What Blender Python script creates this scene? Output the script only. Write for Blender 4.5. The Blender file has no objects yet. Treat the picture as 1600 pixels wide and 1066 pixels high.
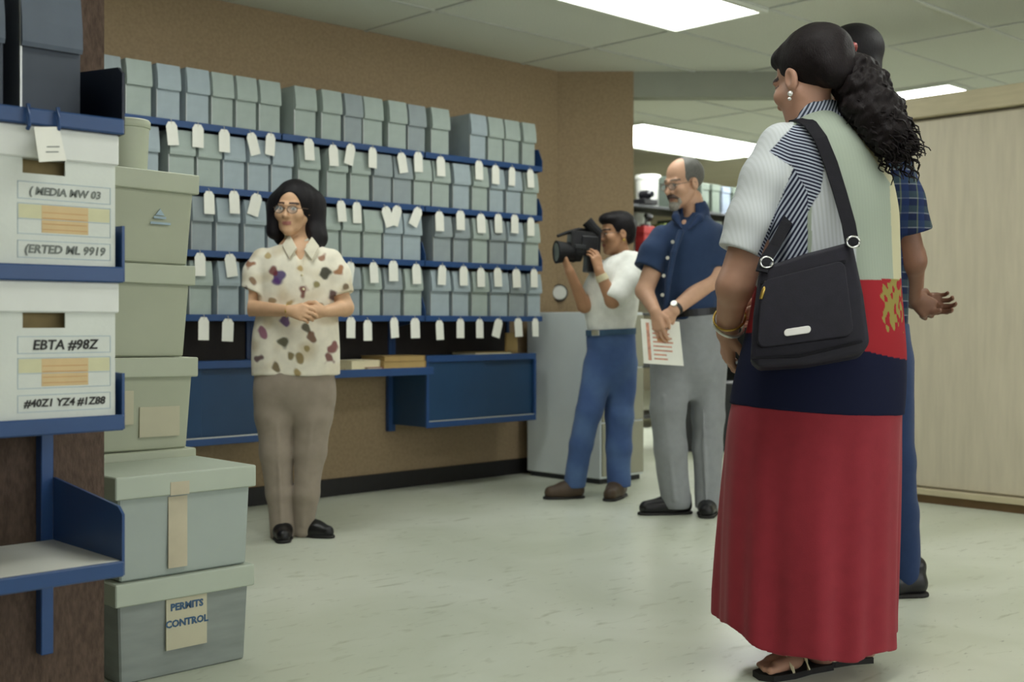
import bpy, bmesh, math, random
import numpy as np
from mathutils import Vector, Matrix, Quaternion

# ------------------------------------------------------------------ camera, world, exposure
F, HX, HY, EYE = 1873.0, 800.0, 505.0, 0.94       # focal length in pixels of a 1600 px frame, eye level, eye height
ANG = math.atan2(1873.0, 1950.0)                  # the room is turned by this angle from the view
CA, SA = math.cos(ANG), math.sin(ANG)
SC = bpy.context.scene
COL = SC.collection
cam_data = bpy.data.cameras.new('camera')
cam = bpy.data.objects.new('camera', cam_data)
COL.objects.link(cam)
cam.location = (0, 0, EYE)
cam.rotation_euler = (math.pi / 2, 0, -ANG)
cam_data.sensor_width = 36.0
cam_data.lens = 36.0 * F / 1600.0
cam_data.shift_y = (HY - 533.0) / 1600.0
cam_data.clip_start = 0.05
cam_data.dof.use_dof = True
cam_data.dof.focus_distance = 3.35
cam_data.dof.aperture_fstop = 3.6
SC.camera = cam
SC.view_settings.view_transform = 'Standard'
SC.view_settings.look = 'None'
SC.view_settings.exposure = 0.52
SC.view_settings.gamma = 1.0
SC.view_settings.use_curve_mapping = False
world = bpy.data.worlds.new('world')
SC.world = world
world.use_nodes = True
world.node_tree.nodes['Background'].inputs[0].default_value = (0.9, 0.95, 1.0, 1)
world.node_tree.nodes['Background'].inputs[1].default_value = 0.02
LAMP = 6.5                                        # radiance of the fluorescent diffusers
FILL, FILL_COL = 2.7, (0.92, 0.96, 1.0)              # glow of the fill panels added behind the viewer
LAMP_COL = (0.97, 1.0, 0.95)

random.seed(7)
RNG = np.random.RandomState(5)


def W(X, Y, Z=0.0):
    """camera-aligned floor coordinates -> world (room) coordinates"""
    return Vector((CA * X + SA * Y, -SA * X + CA * Y, Z))


def u_at(px, v):
    """room u of the point of the plane y=v seen in pixel column px"""
    r = (px - HX) / F
    return v * (SA + CA * r) / (CA - SA * r)


# ------------------------------------------------------------------ materials
def lin(c):
    if isinstance(c, str):
        c = tuple(int(c[i:i + 2], 16) for i in (0, 2, 4))
    return tuple(((x / 255) / 12.92 if x / 255 <= 0.04045 else ((x / 255 + 0.055) / 1.055) ** 2.4) for x in c)


def mat(name, col, rough=0.6, var=0.12, scale=30.0, bump=0.0, bscale=None, metal=0.0, spec=0.4, attr=None,
        stretch=(1, 1, 1), emit=0.0, ecol=None, alpha=None, sheen=0.0, col2=None):
    m = bpy.data.materials.new(name)
    m.use_nodes = True
    nt = m.node_tree
    b = nt.nodes['Principled BSDF']
    b.inputs['Roughness'].default_value = rough
    b.inputs['Metallic'].default_value = metal
    b.inputs['Specular IOR Level'].default_value = spec
    tc = nt.nodes.new('ShaderNodeTexCoord')
    mp = nt.nodes.new('ShaderNodeMapping')
    mp.inputs['Scale'].default_value = stretch
    nt.links.new(tc.outputs['Object'], mp.inputs['Vector'])
    nz = nt.nodes.new('ShaderNodeTexNoise')
    nz.inputs['Scale'].default_value = scale
    nz.inputs['Detail'].default_value = 4
    nt.links.new(mp.outputs['Vector'], nz.inputs['Vector'])
    mix = nt.nodes.new('ShaderNodeMix')
    mix.data_type = 'RGBA'
    if attr:
        a = nt.nodes.new('ShaderNodeAttribute')
        a.attribute_name = attr
        mix.blend_type = 'MULTIPLY'
        mix.inputs[0].default_value = 1.0
        ramp = nt.nodes.new('ShaderNodeMapRange')
        ramp.inputs['From Min'].default_value = 0.3
        ramp.inputs['From Max'].default_value = 0.7
        ramp.inputs['To Min'].default_value = 1.0 - var
        ramp.inputs['To Max'].default_value = 1.0 + var
        nt.links.new(nz.outputs['Fac'], ramp.inputs['Value'])
        nt.links.new(a.outputs['Color'], mix.inputs[6])
        nt.links.new(ramp.outputs['Result'], mix.inputs[7])
    else:
        c = lin(col)
        c2 = lin(col2) if col2 else tuple(min(1, x * (1 + var)) for x in c)
        c1 = c if col2 else tuple(x * (1 - var) for x in c)
        mr = nt.nodes.new('ShaderNodeMapRange')
        mr.inputs['From Min'].default_value = 0.3
        mr.inputs['From Max'].default_value = 0.7
        nt.links.new(nz.outputs['Fac'], mr.inputs['Value'])
        nt.links.new(mr.outputs['Result'], mix.inputs[0])
        mix.inputs[6].default_value = (*c1, 1)
        mix.inputs[7].default_value = (*c2, 1)
    nt.links.new(mix.outputs[2], b.inputs['Base Color'])
    if bump:
        bz = nt.nodes.new('ShaderNodeTexNoise')
        bz.inputs['Scale'].default_value = bscale or scale
        bz.inputs['Detail'].default_value = 5
        nt.links.new(mp.outputs['Vector'], bz.inputs['Vector'])
        bp = nt.nodes.new('ShaderNodeBump')
        bp.inputs['Strength'].default_value = bump
        bp.inputs['Distance'].default_value = 0.004
        nt.links.new(bz.outputs['Fac'], bp.inputs['Height'])
        nt.links.new(bp.outputs['Normal'], b.inputs['Normal'])
    if emit:
        b.inputs['Emission Color'].default_value = (*(ecol or (1, 1, 1)), 1)
        b.inputs['Emission Strength'].default_value = emit
    if sheen:
        b.inputs['Sheen Weight'].default_value = sheen
    if alpha is not None:
        b.inputs['Transmission Weight'].default_value = 1 - alpha
    return m


def M(key):
    return MATS[key]


MATS = {
    'burlap': mat('burlap_wall', '9a866b', 0.9, 0.10, 60, 0.35, 220, spec=0.1),
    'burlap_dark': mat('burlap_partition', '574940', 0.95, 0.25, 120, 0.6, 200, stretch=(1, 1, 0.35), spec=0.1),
    'plaster': mat('plaster', 'cfc9b4', 0.8, 0.04, 5, spec=0.2),
    'header': mat('header_paint', '9c9f92', 0.8, 0.04, 5, spec=0.2),
    'tile': mat('ceiling_tile', 'd6d9ce', 0.95, 0.10, 160, 0.3, 260, spec=0.1),
    'rail': mat('ceiling_rail', 'c6cac2', 0.35, 0.05, 40),
    'baseboard': mat('rubber_baseboard', '1c1a1a', 0.5, 0.2, 30),
    'blue': mat('blue_enamel', '284878', 0.35, 0.06, 9),
    'blue_dark': mat('blue_cabinet_enamel', '1f3f60', 0.4, 0.08, 6),
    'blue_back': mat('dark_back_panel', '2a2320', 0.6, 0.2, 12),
    'liner': mat('white_shelf_liner', 'f2f2e8', 0.5, 0.03, 10),
    'bracket_shaded': mat('shaded_blue_bracket', '10182b', 0.4, 0.05, 9),  # shade on the top bracket's inner face, put into the blue enamel colour
    'box_far': mat('olive_grey_board', '464f47', 0.75, 0.08, 18),
    'desk_top': mat('cream_laminate', 'd8d6c0', 0.4, 0.05, 10),
    'box_a': mat('grey_board', 'a0adb3', 0.75, 0.05, 18, 0.1, 200),
    'box_b': mat('grey_green_board', 'a2aea8', 0.75, 0.05, 18, 0.1, 200),
    'box_c': mat('dark_grey_board', '929c9f', 0.75, 0.05, 18, 0.1, 200),
    'box_near': mat('slate_board', '5d6672', 0.75, 0.06, 18, 0.1, 200),
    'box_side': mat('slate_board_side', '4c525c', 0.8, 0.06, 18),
    'metal_edge': mat('metal_edge', 'c3c6c6', 0.35, 0.05, 20, metal=0.6),
    'tag': mat('paper_tag', 'e9e9e0', 0.7, 0.03, 20),
    'string': mat('string', 'cfcab8', 0.9, 0.1, 20),
    'carton': mat('white_carton', 'd3d8d2', 0.7, 0.04, 14, 0.08, 120),
    'carton_hole': mat('carton_hole', '8a7a55', 0.9, 0.2, 20),
    'carton_lid': mat('white_carton_lid', 'dde0dc', 0.7, 0.03, 14),
    'beige': mat('cream_plastic_tote', 'a9ae98', 0.6, 0.06, 4),
    'beige_lid': mat('cream_tote_lid', 'b5bba6', 0.55, 0.05, 4),
    'pale': mat('pale_grey_tote', '9fa9a3', 0.6, 0.06, 4),
    'pale_lid': mat('pale_green_lid', 'b0b9aa', 0.55, 0.05, 4),
    'grey_tote': mat('grey_tote', '868d89', 0.5, 0.12, 6, stretch=(1, 1, 5)),
    'tape': mat('tan_tape', 'bdb49b', 0.5, 0.08, 12),
    'label_paper': mat('label_paper', 'bcb89f', 0.7, 0.05, 10),
    'ink_blue': mat('blue_ink', '3c5a78', 0.7, 0.1, 20),
    'ink_pale_blue': mat('pale_blue_print', '9fb3bf', 0.7, 0.05, 20),
    'ink_black': mat('black_marker', '30302f', 0.7, 0.2, 40),
    'ink_grey': mat('grey_marker', '747a76', 0.7, 0.2, 40),
    'ink_orange': mat('orange_print', 'd2b98c', 0.7, 0.05, 20),
    'ink_orange2': mat('orange_print_line', 'c79768', 0.7, 0.05, 20),
    'ink_yellow': mat('yellow_print', 'cfcda9', 0.7, 0.05, 20),
    'file_grey': mat('grey_cabinet_steel', 'dde4e6', 0.4, 0.05, 3),
    'file_front': mat('greige_cabinet_front', 'a09f8d', 0.4, 0.05, 3),
    'chrome': mat('chrome', 'd8d8d8', 0.2, 0.03, 10, metal=1.0),
    'wood': mat('birch_panel', 'c4bba6', 0.45, 0.07, 5, stretch=(6, 6, 0.7), bump=0.03),
    'wood_trim': mat('birch_trim', 'bfb496', 0.5, 0.06, 8, stretch=(1, 1, 6)),
    'wood_dark': mat('brown_plinth', '6d5537', 0.5, 0.1, 8),
    'black': mat('black_plastic', '17171b', 0.35, 0.2, 40),
    'black_soft': mat('black_soft', '121216', 0.7, 0.2, 40),
    'glass_dark': mat('lens_glass', '0a0c18', 0.05, 0.05, 10, spec=0.8),
    'white_paint': mat('white_enamel', 'd8d9d4', 0.4, 0.03, 8),
    'red': mat('red_board', '8d2323', 0.6, 0.08, 10),
    'olive': mat('olive_board', '6b7a3a', 0.6, 0.08, 10),
    'kraft': mat('kraft_folder', 'a98f5c', 0.7, 0.08, 10),
    'cream_paper': mat('cream_paper', 'd8cfae', 0.7, 0.05, 10),
    'crimson': mat('crimson_folder', '8c2440', 0.6, 0.08, 10),
    'gunmetal': mat('dark_steel', '2b2d30', 0.5, 0.1, 6),
    'light': mat('diffuser', 'ffffff', 0.5, 0.0, 10, emit=LAMP, ecol=LAMP_COL),
    'fill_glow': mat('fill_panel_glow', 'ffffff', 0.8, 0.0, 10, emit=FILL, ecol=FILL_COL),
    'light_frame': mat('lamp_frame', 'd4d8cc', 0.5, 0.03, 10),
}

# vinyl floor: pale green-white with dragged marbling streaks
fm = bpy.data.materials.new('marbled_vinyl')
fm.use_nodes = True
nt = fm.node_tree
b = nt.nodes['Principled BSDF']
b.inputs['Roughness'].default_value = 0.32
b.inputs['Specular IOR Level'].default_value = 0.35
tc = nt.nodes.new('ShaderNodeTexCoord')
def floor_noise(scale, st, lo, hi, rot=0.0):
    mp = nt.nodes.new('ShaderNodeMapping')
    mp.inputs['Scale'].default_value = st
    mp.inputs['Rotation'].default_value = (0, 0, rot)
    nt.links.new(tc.outputs['Object'], mp.inputs['Vector'])
    n = nt.nodes.new('ShaderNodeTexNoise')
    n.inputs['Scale'].default_value = scale
    n.inputs['Detail'].default_value = 5
    n.inputs['Distortion'].default_value = 0.6
    nt.links.new(mp.outputs['Vector'], n.inputs['Vector'])
    r = nt.nodes.new('ShaderNodeMapRange')
    r.inputs['From Min'].default_value = lo
    r.inputs['From Max'].default_value = hi
    nt.links.new(n.outputs['Fac'], r.inputs['Value'])
    return r.outputs['Result']
def mixc(f, a, c, scale=1.0):
    mx = nt.nodes.new('ShaderNodeMix')
    mx.data_type = 'RGBA'
    nt.links.new(f, mx.inputs[0])
    for i, s in ((6, a), (7, c)):
        if isinstance(s, str):
            mx.inputs[i].default_value = (*lin(s), 1)
        else:
            nt.links.new(s, mx.inputs[i])
    return mx.outputs[2]
c0 = mixc(floor_noise(1.3, (1, 1, 1), .35, .65), 'bfc4b2', 'd0d4c6')
c1 = mixc(floor_noise(7.0, (1, 2.6, 1), .60, .74, 0.5), c0, 'a9ad98')
c2 = mixc(floor_noise(16.0, (1, 3.5, 1), .66, .76, 0.9), c1, '8f9282')
nt.links.new(c2, b.inputs['Base Color'])
MATS['floor'] = fm


# ------------------------------------------------------------------ mesh helpers
class MB:
    """collects shapes; build() links them as ONE mesh object"""
    def __init__(self):
        self.bm = bmesh.new()

    def _add(self, tmp, mtx=None):
        if mtx is not None:
            tmp.transform(mtx)
        me = bpy.data.meshes.new('tmp')
        tmp.to_mesh(me)
        tmp.free()
        self.bm.from_mesh(me)
        bpy.data.meshes.remove(me)
        return self

    def box(self, x0, x1, y0, y1, z0, z1, bevel=0.0, mtx=None, seg=1, taper=1.0):
        t = bmesh.new()
        bmesh.ops.create_cube(t, size=1.0)
        for v in t.verts:
            k = taper if v.co.z < 0 else 1.0
            v.co = Vector(((x0 + x1) / 2 + v.co.x * (x1 - x0) * k, (y0 + y1) / 2 + v.co.y * (y1 - y0) * k,
                           (z0 + z1) / 2 + v.co.z * (z1 - z0)))
        if bevel:
            bmesh.ops.bevel(t, geom=list(t.edges), offset=bevel, segments=seg, affect='EDGES', profile=0.7)
        return self._add(t, mtx)

    def cyl(self, p0, p1, r0, r1=None, n=20, cap=True):
        p0, p1 = Vector(p0), Vector(p1)
        r1 = r0 if r1 is None else r1
        t = bmesh.new()
        bmesh.ops.create_cone(t, cap_ends=cap, segments=n, radius1=r0, radius2=r1, depth=(p1 - p0).length)
        q = Vector((0, 0, 1)).rotation_difference((p1 - p0).normalized())
        return self._add(t, Matrix.Translation((p0 + p1) / 2) @ q.to_matrix().to_4x4())

    def lathe(self, prof, n=28, mtx=None):
        """profile [(r, z)...] turned about z"""
        t = bmesh.new()
        rings = []
        for r, z in prof:
            rings.append([t.verts.new((r * math.cos(2 * math.pi * i / n), r * math.sin(2 * math.pi * i / n), z)) for i in range(n)])
        for a, c in zip(rings[:-1], rings[1:]):
            for i in range(n):
                t.faces.new((a[i], a[(i + 1) % n], c[(i + 1) % n], c[i]))
        t.faces.new(list(reversed(rings[0])))
        t.faces.new(rings[-1])
        return self._add(t, mtx)

    def tube(self, pts, r, n=8, r_end=None):
        pts = [Vector(p) for p in pts]
        t = bmesh.new()
        rings = []
        up = Vector((0.13, 0.21, 0.97))
        for i, p in enumerate(pts):
            d = (pts[min(i + 1, len(pts) - 1)] - pts[max(i - 1, 0)]).normalized()
            s = d.cross(up)
            if s.length < 1e-4:
                s = d.cross(Vector((1, 0, 0)))
            s.normalize()
            w = s.cross(d)
            rr = r if r_end is None else r + (r_end - r) * i / (len(pts) - 1)
            rings.append([t.verts.new(p + (s * math.cos(2 * math.pi * k / n) + w * math.sin(2 * math.pi * k / n)) * rr) for k in range(n)])
        for a, c in zip(rings[:-1], rings[1:]):
            for i in range(n):
                t.faces.new((a[i], a[(i + 1) % n], c[(i + 1) % n], c[i]))
        t.faces.new(list(reversed(rings[0])))
        t.faces.new(rings[-1])
        return self._add(t)

    def strap(self, pts, nrm, w, th):
        """flat band along pts; nrm gives the band's outward normals"""
        t = bmesh.new()
        rings = []
        pts = [Vector(p) for p in pts]
        for i, p in enumerate(pts):
            d = (pts[min(i + 1, len(pts) - 1)] - pts[max(i - 1, 0)]).normalized()
            nn = Vector(nrm[i]).normalized()
            s = d.cross(nn).normalized()
            nn = s.cross(d).normalized()
            rings.append([t.verts.new(p + s * (w / 2) * a + nn * (th / 2) * c) for a, c in ((-1, -1), (1, -1), (1, 1), (-1, 1))])
        for a, c in zip(rings[:-1], rings[1:]):
            for i in range(4):
                t.faces.new((a[i], a[(i + 1) % 4], c[(i + 1) % 4], c[i]))
        t.faces.new(list(reversed(rings[0])))
        t.faces.new(rings[-1])
        bmesh.ops.recalc_face_normals(t, faces=list(t.faces))
        return self._add(t)

    def prism(self, outline, z0, z1, mtx=None):
        t = bmesh.new()
        a = [t.verts.new((x, y, z0)) for x, y in outline]
        c = [t.verts.new((x, y, z1)) for x, y in outline]
        n = len(a)
        t.faces.new(list(reversed(a)))
        t.faces.new(c)
        for i in range(n):
            t.faces.new((a[i], a[(i + 1) % n], c[(i + 1) % n], c[i]))
        bmesh.ops.recalc_face_normals(t, faces=list(t.faces))
        return self._add(t, mtx)

    def sphere(self, c, r, n=12, sc=(1, 1, 1)):
        t = bmesh.new()
        bmesh.ops.create_uvsphere(t, u_segments=n, v_segments=max(6, n // 2 + 2), radius=r)
        return self._add(t, Matrix.Translation(c) @ Matrix.Diagonal((*sc, 1)))

    def build(self, name, m, parent=None, smooth=False):
        me = bpy.data.meshes.new(name)
        self.bm.to_mesh(me)
        self.bm.free()
        me.materials.append(MATS[m] if isinstance(m, str) else m)
        if smooth:
            me.polygons.foreach_set('use_smooth', [True] * len(me.polygons))
        o = bpy.data.objects.new(name, me)
        COL.objects.link(o)
        if parent is not None:
            o.parent = parent
        return o


def tag(o, label=None, cat=None, group=None, kind=None):
    if label:
        o['label'] = label
    if cat:
        o['category'] = cat
    if group:
        o['group'] = group
    if kind:
        o['kind'] = kind
    return o


def empty(name, loc, rz=0.0):
    o = bpy.data.objects.new(name, None)
    COL.objects.link(o)
    o.location = loc
    o.rotation_euler = (0, 0, rz)
    o.empty_display_size = 0.1
    return o


def copy_tree(o, parent=None):
    c = o.copy()
    COL.objects.link(c)
    c.parent = parent
    for ch in [x for x in o.children]:
        copy_tree(ch, c)
    return c


def text_mesh(s, size, m, parent, mtx, name='lettering', shear=0.0, weight=0.0):
    cu = bpy.data.curves.new('t', 'FONT')
    cu.body = s
    cu.size = size
    cu.shear = shear
    cu.align_x = 'CENTER'
    cu.align_y = 'CENTER'
    cu.extrude = 0.0004
    cu.offset = weight
    cu.resolution_u = 2
    o = bpy.data.objects.new('t', cu)
    COL.objects.link(o)
    bpy.context.view_layer.update()
    me = bpy.data.meshes.new_from_object(o.evaluated_get(bpy.context.evaluated_depsgraph_get()))
    bpy.data.objects.remove(o)
    me.transform(mtx)
    me.materials.clear()
    me.materials.append(MATS[m])
    t = bpy.data.objects.new(name, me)
    COL.objects.link(t)
    t.parent = parent
    return t


FRONT = Matrix.Rotation(math.pi / 2, 4, 'X')      # lays a text on a face looking towards -y
ORD = ['first', 'second', 'third', 'fourth', 'fifth', 'sixth', 'seventh', 'eighth', 'ninth', 'tenth', 'eleventh', 'twelfth',
       'thirteenth', 'fourteenth', 'fifteenth', 'sixteenth', 'seventeenth', 'eighteenth', 'nineteenth', 'twentieth',
       'twenty-first', 'twenty-second', 'twenty-third', 'twenty-fourth']

# ------------------------------------------------------------------ the room
VW = 5.37                       # plane of the tan shelving wall
CEIL = 2.56
C0 = W(0.289, 7.73)             # where the shelving wall meets the angled wall
C1 = W(0.784, 7.73)             # free end of the angled wall


def struct(name, mb, m, parent=None, **k):
    o = mb.build(name, m, parent)
    if parent is None:
        tag(o, kind='structure', **k)
    return o


def slab(p, q, th, z0, z1, side=1):
    """upright slab standing between floor points p and q, its thickness to one side"""
    p, q = Vector((p[0], p[1])), Vector((q[0], q[1]))
    n = Vector((-(q - p).y, (q - p).x)).normalized() * th * side
    return [(p.x, p.y), (q.x, q.y), (q.x + n.x, q.y + n.y), (p.x + n.x, p.y + n.y)]


struct('floor', MB().box(-2.5, 13, -3.5, 11, -0.1, 0), 'floor', label='pale green marbled vinyl floor')
struct('wall_left', MB().box(-2.5, C0.x, VW, VW + .12, 0, CEIL + .1), 'burlap', label='tan burlap wall behind the grey box shelving')
struct('wall_angled', MB().prism(slab(C0, C1, .12, 0, 1), 0, CEIL + .1), 'burlap', label='short angled tan wall beside the camera operator')
struct('wall_inner', MB().box(C1.x - .12, C1.x - .02, C1.y + .22, 11, 0, CEIL + .1), 'plaster')
struct('wall_back', MB().box(-2.5, 13, 11, 11.1, 0, CEIL + .1), 'plaster')
struct('wall_far', MB().box(13, 13.1, -3.5, 11.1, 0, CEIL + .1), 'plaster')
struct('wall_near', MB().box(-2.6, -2.5, -3.5, 5.49, 0, CEIL + .1), 'plaster')
struct('wall_right', MB().box(-2.5, 13, -3.6, -3.5, 0, CEIL + .1), 'plaster')
struct('baseboard_left', MB().box(-2.5, C0.x - .02, VW - .012, VW, 0, .095, .003), 'baseboard', label='black rubber baseboard under the tan wall')
d = (C1 - C0).normalized()
struct('baseboard_angled', MB().prism(slab(C0, C1, .012, 0, 1, -1), 0, .095), 'baseboard')
H0, H1 = W(0.76, 7.74), W(2.3, 7.74)
struct('trim_1', MB().prism(slab(H0, H1, .12, 0, 1), 2.40, CEIL + .04), 'header', label='painted header across the opening to the back room')

ceil_o = struct('ceiling', MB().box(-2.6, 13.1, -3.6, 11.1, CEIL + .05, CEIL + .15), 'plaster', label='suspended ceiling of grey tiles in a metal grid')
GU, GV, TU, TV = 5.25, 4.163, 1.22, 0.61
LIGHTS = [(-1, -1, 1), (-1, -5, 1), (-3, -1, 1), (-3, -5, 1), (-1, -9, 1)]  # grid cells (iu, iv) that hold a lamp
lamp_cells = {(a, c) for a, c, _ in LIGHTS} | {(2, -1), (2, 0)}
tile_me = None
for iu in range(-7, 7):
    for iv in range(-13, 11):
        u0, v0 = GU + iu * TU, GV + iv * TV
        if (iu, iv) in lamp_cells or u0 > 12.5 or v0 > 10.5 or v0 < -3.4:
            continue
        if u0 < 5.5 and v0 > VW - .2:
            continue
        if not (-3 <= iu <= 5 and -4 <= iv <= 3):
            continue
        if tile_me is None:
            t = MB().box(.012, TU - .012, .012, TV - .012, 0, .018, .004).build('ceiling_tile', 'tile', ceil_o)
            tile_me = t.data
        else:
            t = bpy.data.objects.new('ceiling_tile', tile_me)
            COL.objects.link(t)
            t.parent = ceil_o
        t.location = (u0, v0, CEIL + .004 + random.uniform(0, .004))
for iu in range(-3, 8):
    MB().box(GU + iu * TU - .011, GU + iu * TU + .011, GV - 5 * TV, VW if iu <= 0 else 7, CEIL, CEIL + .03).build('ceiling_rail', 'rail', ceil_o)
for iv in range(-4, 5):
    MB().box(1.4, 12, GV + iv * TV - .011, GV + iv * TV + .011, CEIL + .0005, CEIL + .03).build('ceiling_rail', 'rail', ceil_o)


def lamp(u0, u1, v0, v1, label, z=CEIL):
    e = empty('ceiling_light', ((u0 + u1) / 2, (v0 + v1) / 2, z - .004))
    a, c = (u1 - u0) / 2, (v1 - v0) / 2
    fr = MB()
    for s in (-1, 1):
        fr.box(-a, a, s * c - (.03 if s > 0 else 0), s * c + (.03 if s < 0 else 0), -.012, .04, .002)
        fr.box(s * a - (.03 if s > 0 else 0), s * a + (.03 if s < 0 else 0), -c + .03, c - .03, -.012, .04, .002)
    fr.build('frame', 'light_frame', e)
    MB().box(-a + .03, a - .03, -c + .03, c - .03, .004, .012).build('diffuser', 'light', e)
    return tag(e, label, 'light')


LAB = ['recessed fluorescent ceiling light whose corner shows above the box shelving']
for k, (iu, iv, _) in enumerate(LIGHTS):
    u0, v0 = GU + iu * TU, GV + iv * TV
    lamp(u0, u0 + TU, v0, v0 + TV, 'recessed fluorescent light whose corner shows at the top edge' if k == 0 else
         'recessed fluorescent ceiling light above the viewer, %s of the row out of view' % ORD[k - 1])
t = bpy.data.objects.new('ceiling_tile', tile_me)
COL.objects.link(t)
t.parent = ceil_o
t.location = (GU + 2 * TU, GV - TV, CEIL + .004)
t.scale = (1, .34, 1)
lamp(GU + 2 * TU, GU + 3 * TU, GV - .40, GV + TV, 'bright fluorescent light above the birch sliding-door cabinet')
# wide lamp of the back room
a0 = W(1.31, 9.88)
lamp(a0.x - .35, a0.x + 1.9, a0.y, a0.y + .95, 'wide bright ceiling light in the back room above the bearded man')
lamp(9.2, 11.6, 5.6, 6.8, 'back room ceiling light hidden beyond the women')

# framed glowing panels, added as frontal fill on the unseen wall behind the viewer
for k in range(4):
    x0 = -1.8 + k * 2.5
    wf = MB().box(x0 - .05, x0 + 2.25, -3.5, -3.44, .86, .92, .004).box(x0 - .05, x0 + 2.25, -3.5, -3.44, 2.28, 2.34, .004)
    for x in (x0 - .05, x0 + 1.07, x0 + 2.19):
        wf.box(x, x + .06, -3.5, -3.44, .92, 2.28, .004)
    o = wf.build('fill_frame_%d' % (k + 1), 'white_paint')
    tag(o, kind='structure')
    for x in (x0 + .012, x0 + 1.132):
        MB().box(x, x + 1.056, -3.498, -3.48, .922, 2.278).build('fill_panel', 'fill_glow', o)

# ------------------------------------------------------------------ birch cabinet with sliding doors (right)
UC = 5.90
cab = empty('sliding_door_cabinet', (UC, 2.2, 0))
tag(cab, 'tall birch cabinet with flat sliding doors along the right side', 'cabinet')
y0, y1 = -1.2, 1.35
MB().box(.03, .45, y0, y1, .07, 2.01, .003).build('body', 'wood', cab)
MB().box(-.03, .47, y0 - .01, y1 + .01, 2.015, 2.12, .004).build('top_trim', 'wood_trim', cab)
MB().box(.0, .03, y0, -.1, .085, 2.0, .003).build('door', 'wood', cab)
MB().box(.012, .03, .0-.095, y1, .085, 2.0, .003).build('door', 'wood', cab)
MB().box(-.025, .03, y0, y1, .045, .075, .002).build('door_track', 'wood_trim', cab)
MB().box(.0, .45, y0, y1, 0, .044).build('plinth', 'wood_dark', cab)

# ------------------------------------------------------------------ wall shelving
VF = 5.05                        # front edge of the shelves
LIPZ = [0.965, 1.266, 1.566, 1.86]
MODS = [(1.445, 2.36), (2.36, 3.275), (3.275, 4.19), (4.19, 5.105)]
MODLAB = ['blue wall shelving bay at the far left, mostly behind the cream tote stack',
          'blue wall shelving bay behind and left of the speaking woman',
          'blue wall shelving bay right of the speaking woman, above the open desk',
          'blue wall shelving bay at the right end, above the closed blue cabinet']
VB = VF + .012
ROWS = [
    [(160, 190), (197, 239), (246, 284), (291, 328), (331, 366), (369, 402), (406, 440), (461, 496), (503, 535), (538, 567), (569, 600),
     (608, 637), (639, 667), (674, 703), (735, 761), (763, 787), (789, 813), (817, 838)],
    [(212, 250), (264, 306), (309, 347), (350, 385), (388, 422), (425, 459), (467, 501), (512, 544), (549, 580), (583, 613), (615, 645),
     (647, 674), (676, 704), (708, 735), (738, 763), (766, 789), (792, 816), (819, 842)],
    [(262, 296), (300, 334), (339, 376), (382, 416), (420, 452), (456, 484), (487, 506), (508, 532), (534, 565), (568, 598), (600, 629),
     (631, 660), (678, 707), (710, 735), (738, 763), (766, 790), (793, 818), (821, 843)],
    [(258, 294), (297, 333), (340, 375), (384, 418), (424, 456), (462, 492), (500, 530), (535, 565), (568, 597), (600, 629), (632, 661), (674, 705),
     (708, 735), (738, 764), (767, 795), (797, 822), (825, 846)],
]
for k, (ua, ub) in enumerate(MODS):
    e = empty('shelving_bay', (ua, VF, 0))
    tag(e, MODLAB[k], 'shelving', 'blue shelving bays on the tan wall')
    w = ub - ua
    D = VW - VF - .005
    for s in (0.012, w - .012):
        MB().box(s - .012, s + .012, D - .03, D, .33, 2.0, .002).build('upright', 'blue', e)
    for i, z in enumerate(LIPZ):
        s = MB().box(.004, w - .004, .0, D - .03, z, z + .012, .001)
        s.box(.004, w - .004, -.004, .004, z - .016, z + .016, .002)
        s.build('shelf', 'blue', e)
        for x in (.004, w - .004):
            if any(u_at(a, VB) < ua + x - .004 < u_at(c, VB) or u_at(a, VB) < ua + x + .004 < u_at(c, VB) for a, c in ROWS[3 - i]):
                continue
            br = MB()
            br.prism([(0.0, z - .012), (D - .03, z - .05), (D - .03, z + .15), (.03, z + .12), (0.0, z + .05)], -.002, .002,
                     Matrix.Translation((x, 0, 0)) @ Matrix(((0, 0, 1, 0), (1, 0, 0, 0), (0, 1, 0, 0), (0, 0, 0, 1))))
            br.build('end_bracket', 'blue', e)
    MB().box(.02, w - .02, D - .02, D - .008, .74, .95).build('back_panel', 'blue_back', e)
    if k == 2:                   # open desk
        t = MB().box(.004, w - .004, -.07, D - .03, .685, .70, .002)
        t.build('desk_top', 'desk_top', e)
        MB().box(.004, w - .004, -.082, -.07, .662, .703, .002).build('desk_edge', 'blue', e)
    else:                        # closed cabinet with two sliding doors
        w2 = w if k != 3 else .85
        c = MB().box(.004, w2, -.0, D - .005, .37, .385).box(.004, w2, 0, D - .005, .735, .755)
        c.box(.004, .02, 0, D - .005, .385, .735).box(w2 - .016, w2, 0, D - .005, .385, .735).box(.02, w2 - .016, D - .02, D - .005, .385, .735)
        c.build('cabinet_body', 'blue_dark', e)
        MB().box(.004, w2, -.012, .0, .365, .40, .002).box(.004, w2, -.012, 0, .725, .762, .002)\
            .box(.004, .022, -.012, 0, .40, .725).box(w2 - .018, w2, -.012, 0, .40, .725).build('cabinet_rim', 'blue', e)
        MB().box(.02, w2 / 2 + .02, -.002, .006, .40, .727, .001).build('door', 'blue_dark', e)
        MB().box(w2 / 2 - .02, w2 - .016, .008, .016, .40, .727, .001).build('door', 'blue_dark', e)
        MB().box(.022, w2 - .018, -.012, -.006, .398, .404).build('door_track', 'metal_edge', e)

# grey document boxes, read row by row from the photograph (pixel columns of their fronts)
ROWZ = [LIPZ[3], LIPZ[2], LIPZ[1], LIPZ[0]]
ROWNAME = ['top', 'second', 'third', 'bottom']
VB = VF + .012


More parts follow.
